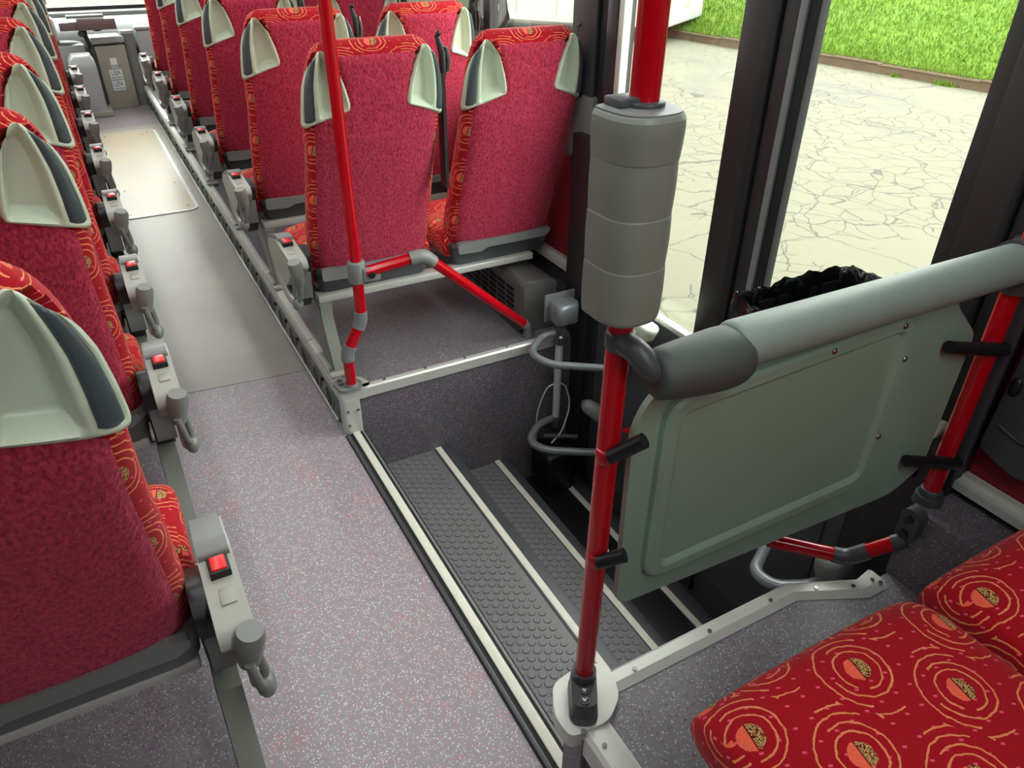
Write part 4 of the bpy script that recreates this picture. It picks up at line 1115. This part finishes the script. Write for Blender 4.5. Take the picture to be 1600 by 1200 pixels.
for a, n_, sp, lb_ in ((4.15, 30, .03, 'small upright green weed at the kerb foot, left of the wider tuft'), (3.25, 110, .10, 'wide low green weed tuft at the kerb foot, right of the small upright weed')):
    vv, ff = [], []
    for i in range(n_):
        base = kd*rn.gauss(0, sp)+kn*rn.gauss(0, .03); h = rn.uniform(.04, .12); th = rn.random()*6.28; w = .012
        j = len(vv); vv += [(base.x-w*math.cos(th), base.y-w*math.sin(th), 0), (base.x+w*math.cos(th), base.y+w*math.sin(th), 0), (base.x+rn.uniform(-.06, .06), base.y+rn.uniform(-.06, .06), h)]; ff.append((j, j+1, j+2))
    me = bpy.data.meshes.new('weed_tuft'); me.from_pydata(vv, [], ff); me.materials.append(MAT['grass_blade']); o = bpy.data.objects.new('weed_tuft', me); COL.objects.link(o)
    o.location = k0+kd*a+kn*(-.08); tag(o, lb_, 'weed', 'weed tufts along the kerb')

# parked white bus seen through the windows
wp = Vector((8.91, 17.43, GZ)); rear = Vector((10.95, 14.15, GZ)); bd = (rear-wp).normalized(); bn = Vector((bd.y, -bd.x, 0))
if bn.dot(Vector((0, 0, 0))-wp) < 0: bn = -bn       # bn points to the viewer's side
t = empty('parked_bus', wp, 'white and cream parked bus with round rear wheel, seen through the side window', 'bus')
RM = Matrix((bd, -bn, Vector((0, 0, 1)))).transposed().to_4x4(); t.matrix_world = Matrix.Translation(wp) @ RM
# local: x toward rear, y away from viewer, z up
bm = B(); pf = [(-7, .42), (-7, 3.2), (4.2, 3.2), (4.2, .42), (.62, .42)]
na = 12; arch = [(.54*math.cos(a_), .5+.56*math.sin(a_)) for a_ in [PI*k/na for k in range(na+1)]]
poly = [(4.25, .34), (4.25, 3.2), (-7, 3.2), (-7, .30), (-.60, .30)]+[(p[0], p[1]) for p in arch[::-1]]+[(.60, .30)]
addprism(bm, poly, 'y', .02, 2.5); finish('body', bm, 'cream_paint', t, bev=.0)
for x in (.75, 1.8, 2.9):
    box('panel_seam', (x, x+.012, .006, .025, .45, 1.6), 'mid_grey_plastic', t)
for k in range(5): box('side_window', (-6.5+k*2.1, -4.6+k*2.1, .0, .03, 1.7, 2.8), 'mirror_glass', t, bev=.0)
bm = B()
loft(bm, [[(rr*math.cos(2*PI*k/40), y_, .5+rr*math.sin(2*PI*k/40)) for k in range(40)] for rr, y_ in ((.50, .30), (.50, .06), (.485, .03), (.46, .02), (.33, .03), (.30, .05))]); wh = finish('tyre', bm, 'tyre', t, ang=40)
bm = B(); loft(bm, [[(rr*math.cos(2*PI*k/32), y_, .5+rr*math.sin(2*PI*k/32)) for k in range(32)] for rr, y_ in ((.30, .03), (.285, .01), (.27, .04), (.20, .10), (.13, .10), (.12, .02), (.06, .0))]); rmo = finish('wheel_rim', bm, 'rim', t, ang=40)
for k in range(10):
    a_ = 2*PI*k/10; bm = B(); cyl(bm, (.17*math.cos(a_), .085, .5+.17*math.sin(a_)), .018, .04, 'y', 8); finish('wheel_nut', bm, 'dark_grey_plastic', rmo)
box('side_marker_light', (.62, .70, .0, .02, .82, .86), 'red_button', t, bev=.004)
box('wheel_arch_liner', (-.6, .6, .4, 2.0, .3, 1.1), 'black_rubber', t)
box('rear_face', (4.25, 4.32, .0, 2.5, .45, 3.2), 'white_paint', t, bev=.04, seg=3)
box('rear_bumper', (4.26, 4.42, -.02, 2.52, .34, .95), 'white_paint', t, bev=.06, seg=3)
box('tail_lamp', (4.31, 4.36, .06, .30, 1.0, 1.25), 'tail_red', t, bev=.02)
box('tail_lamp', (4.31, 4.36, 2.2, 2.44, 1.0, 1.25), 'tail_red', t, bev=.02)
box('number_plate', (4.41, 4.43, 1.0, 1.5, .66, .80), 'console_grey', t, bev=.004)
bpy.context.view_layer.update()
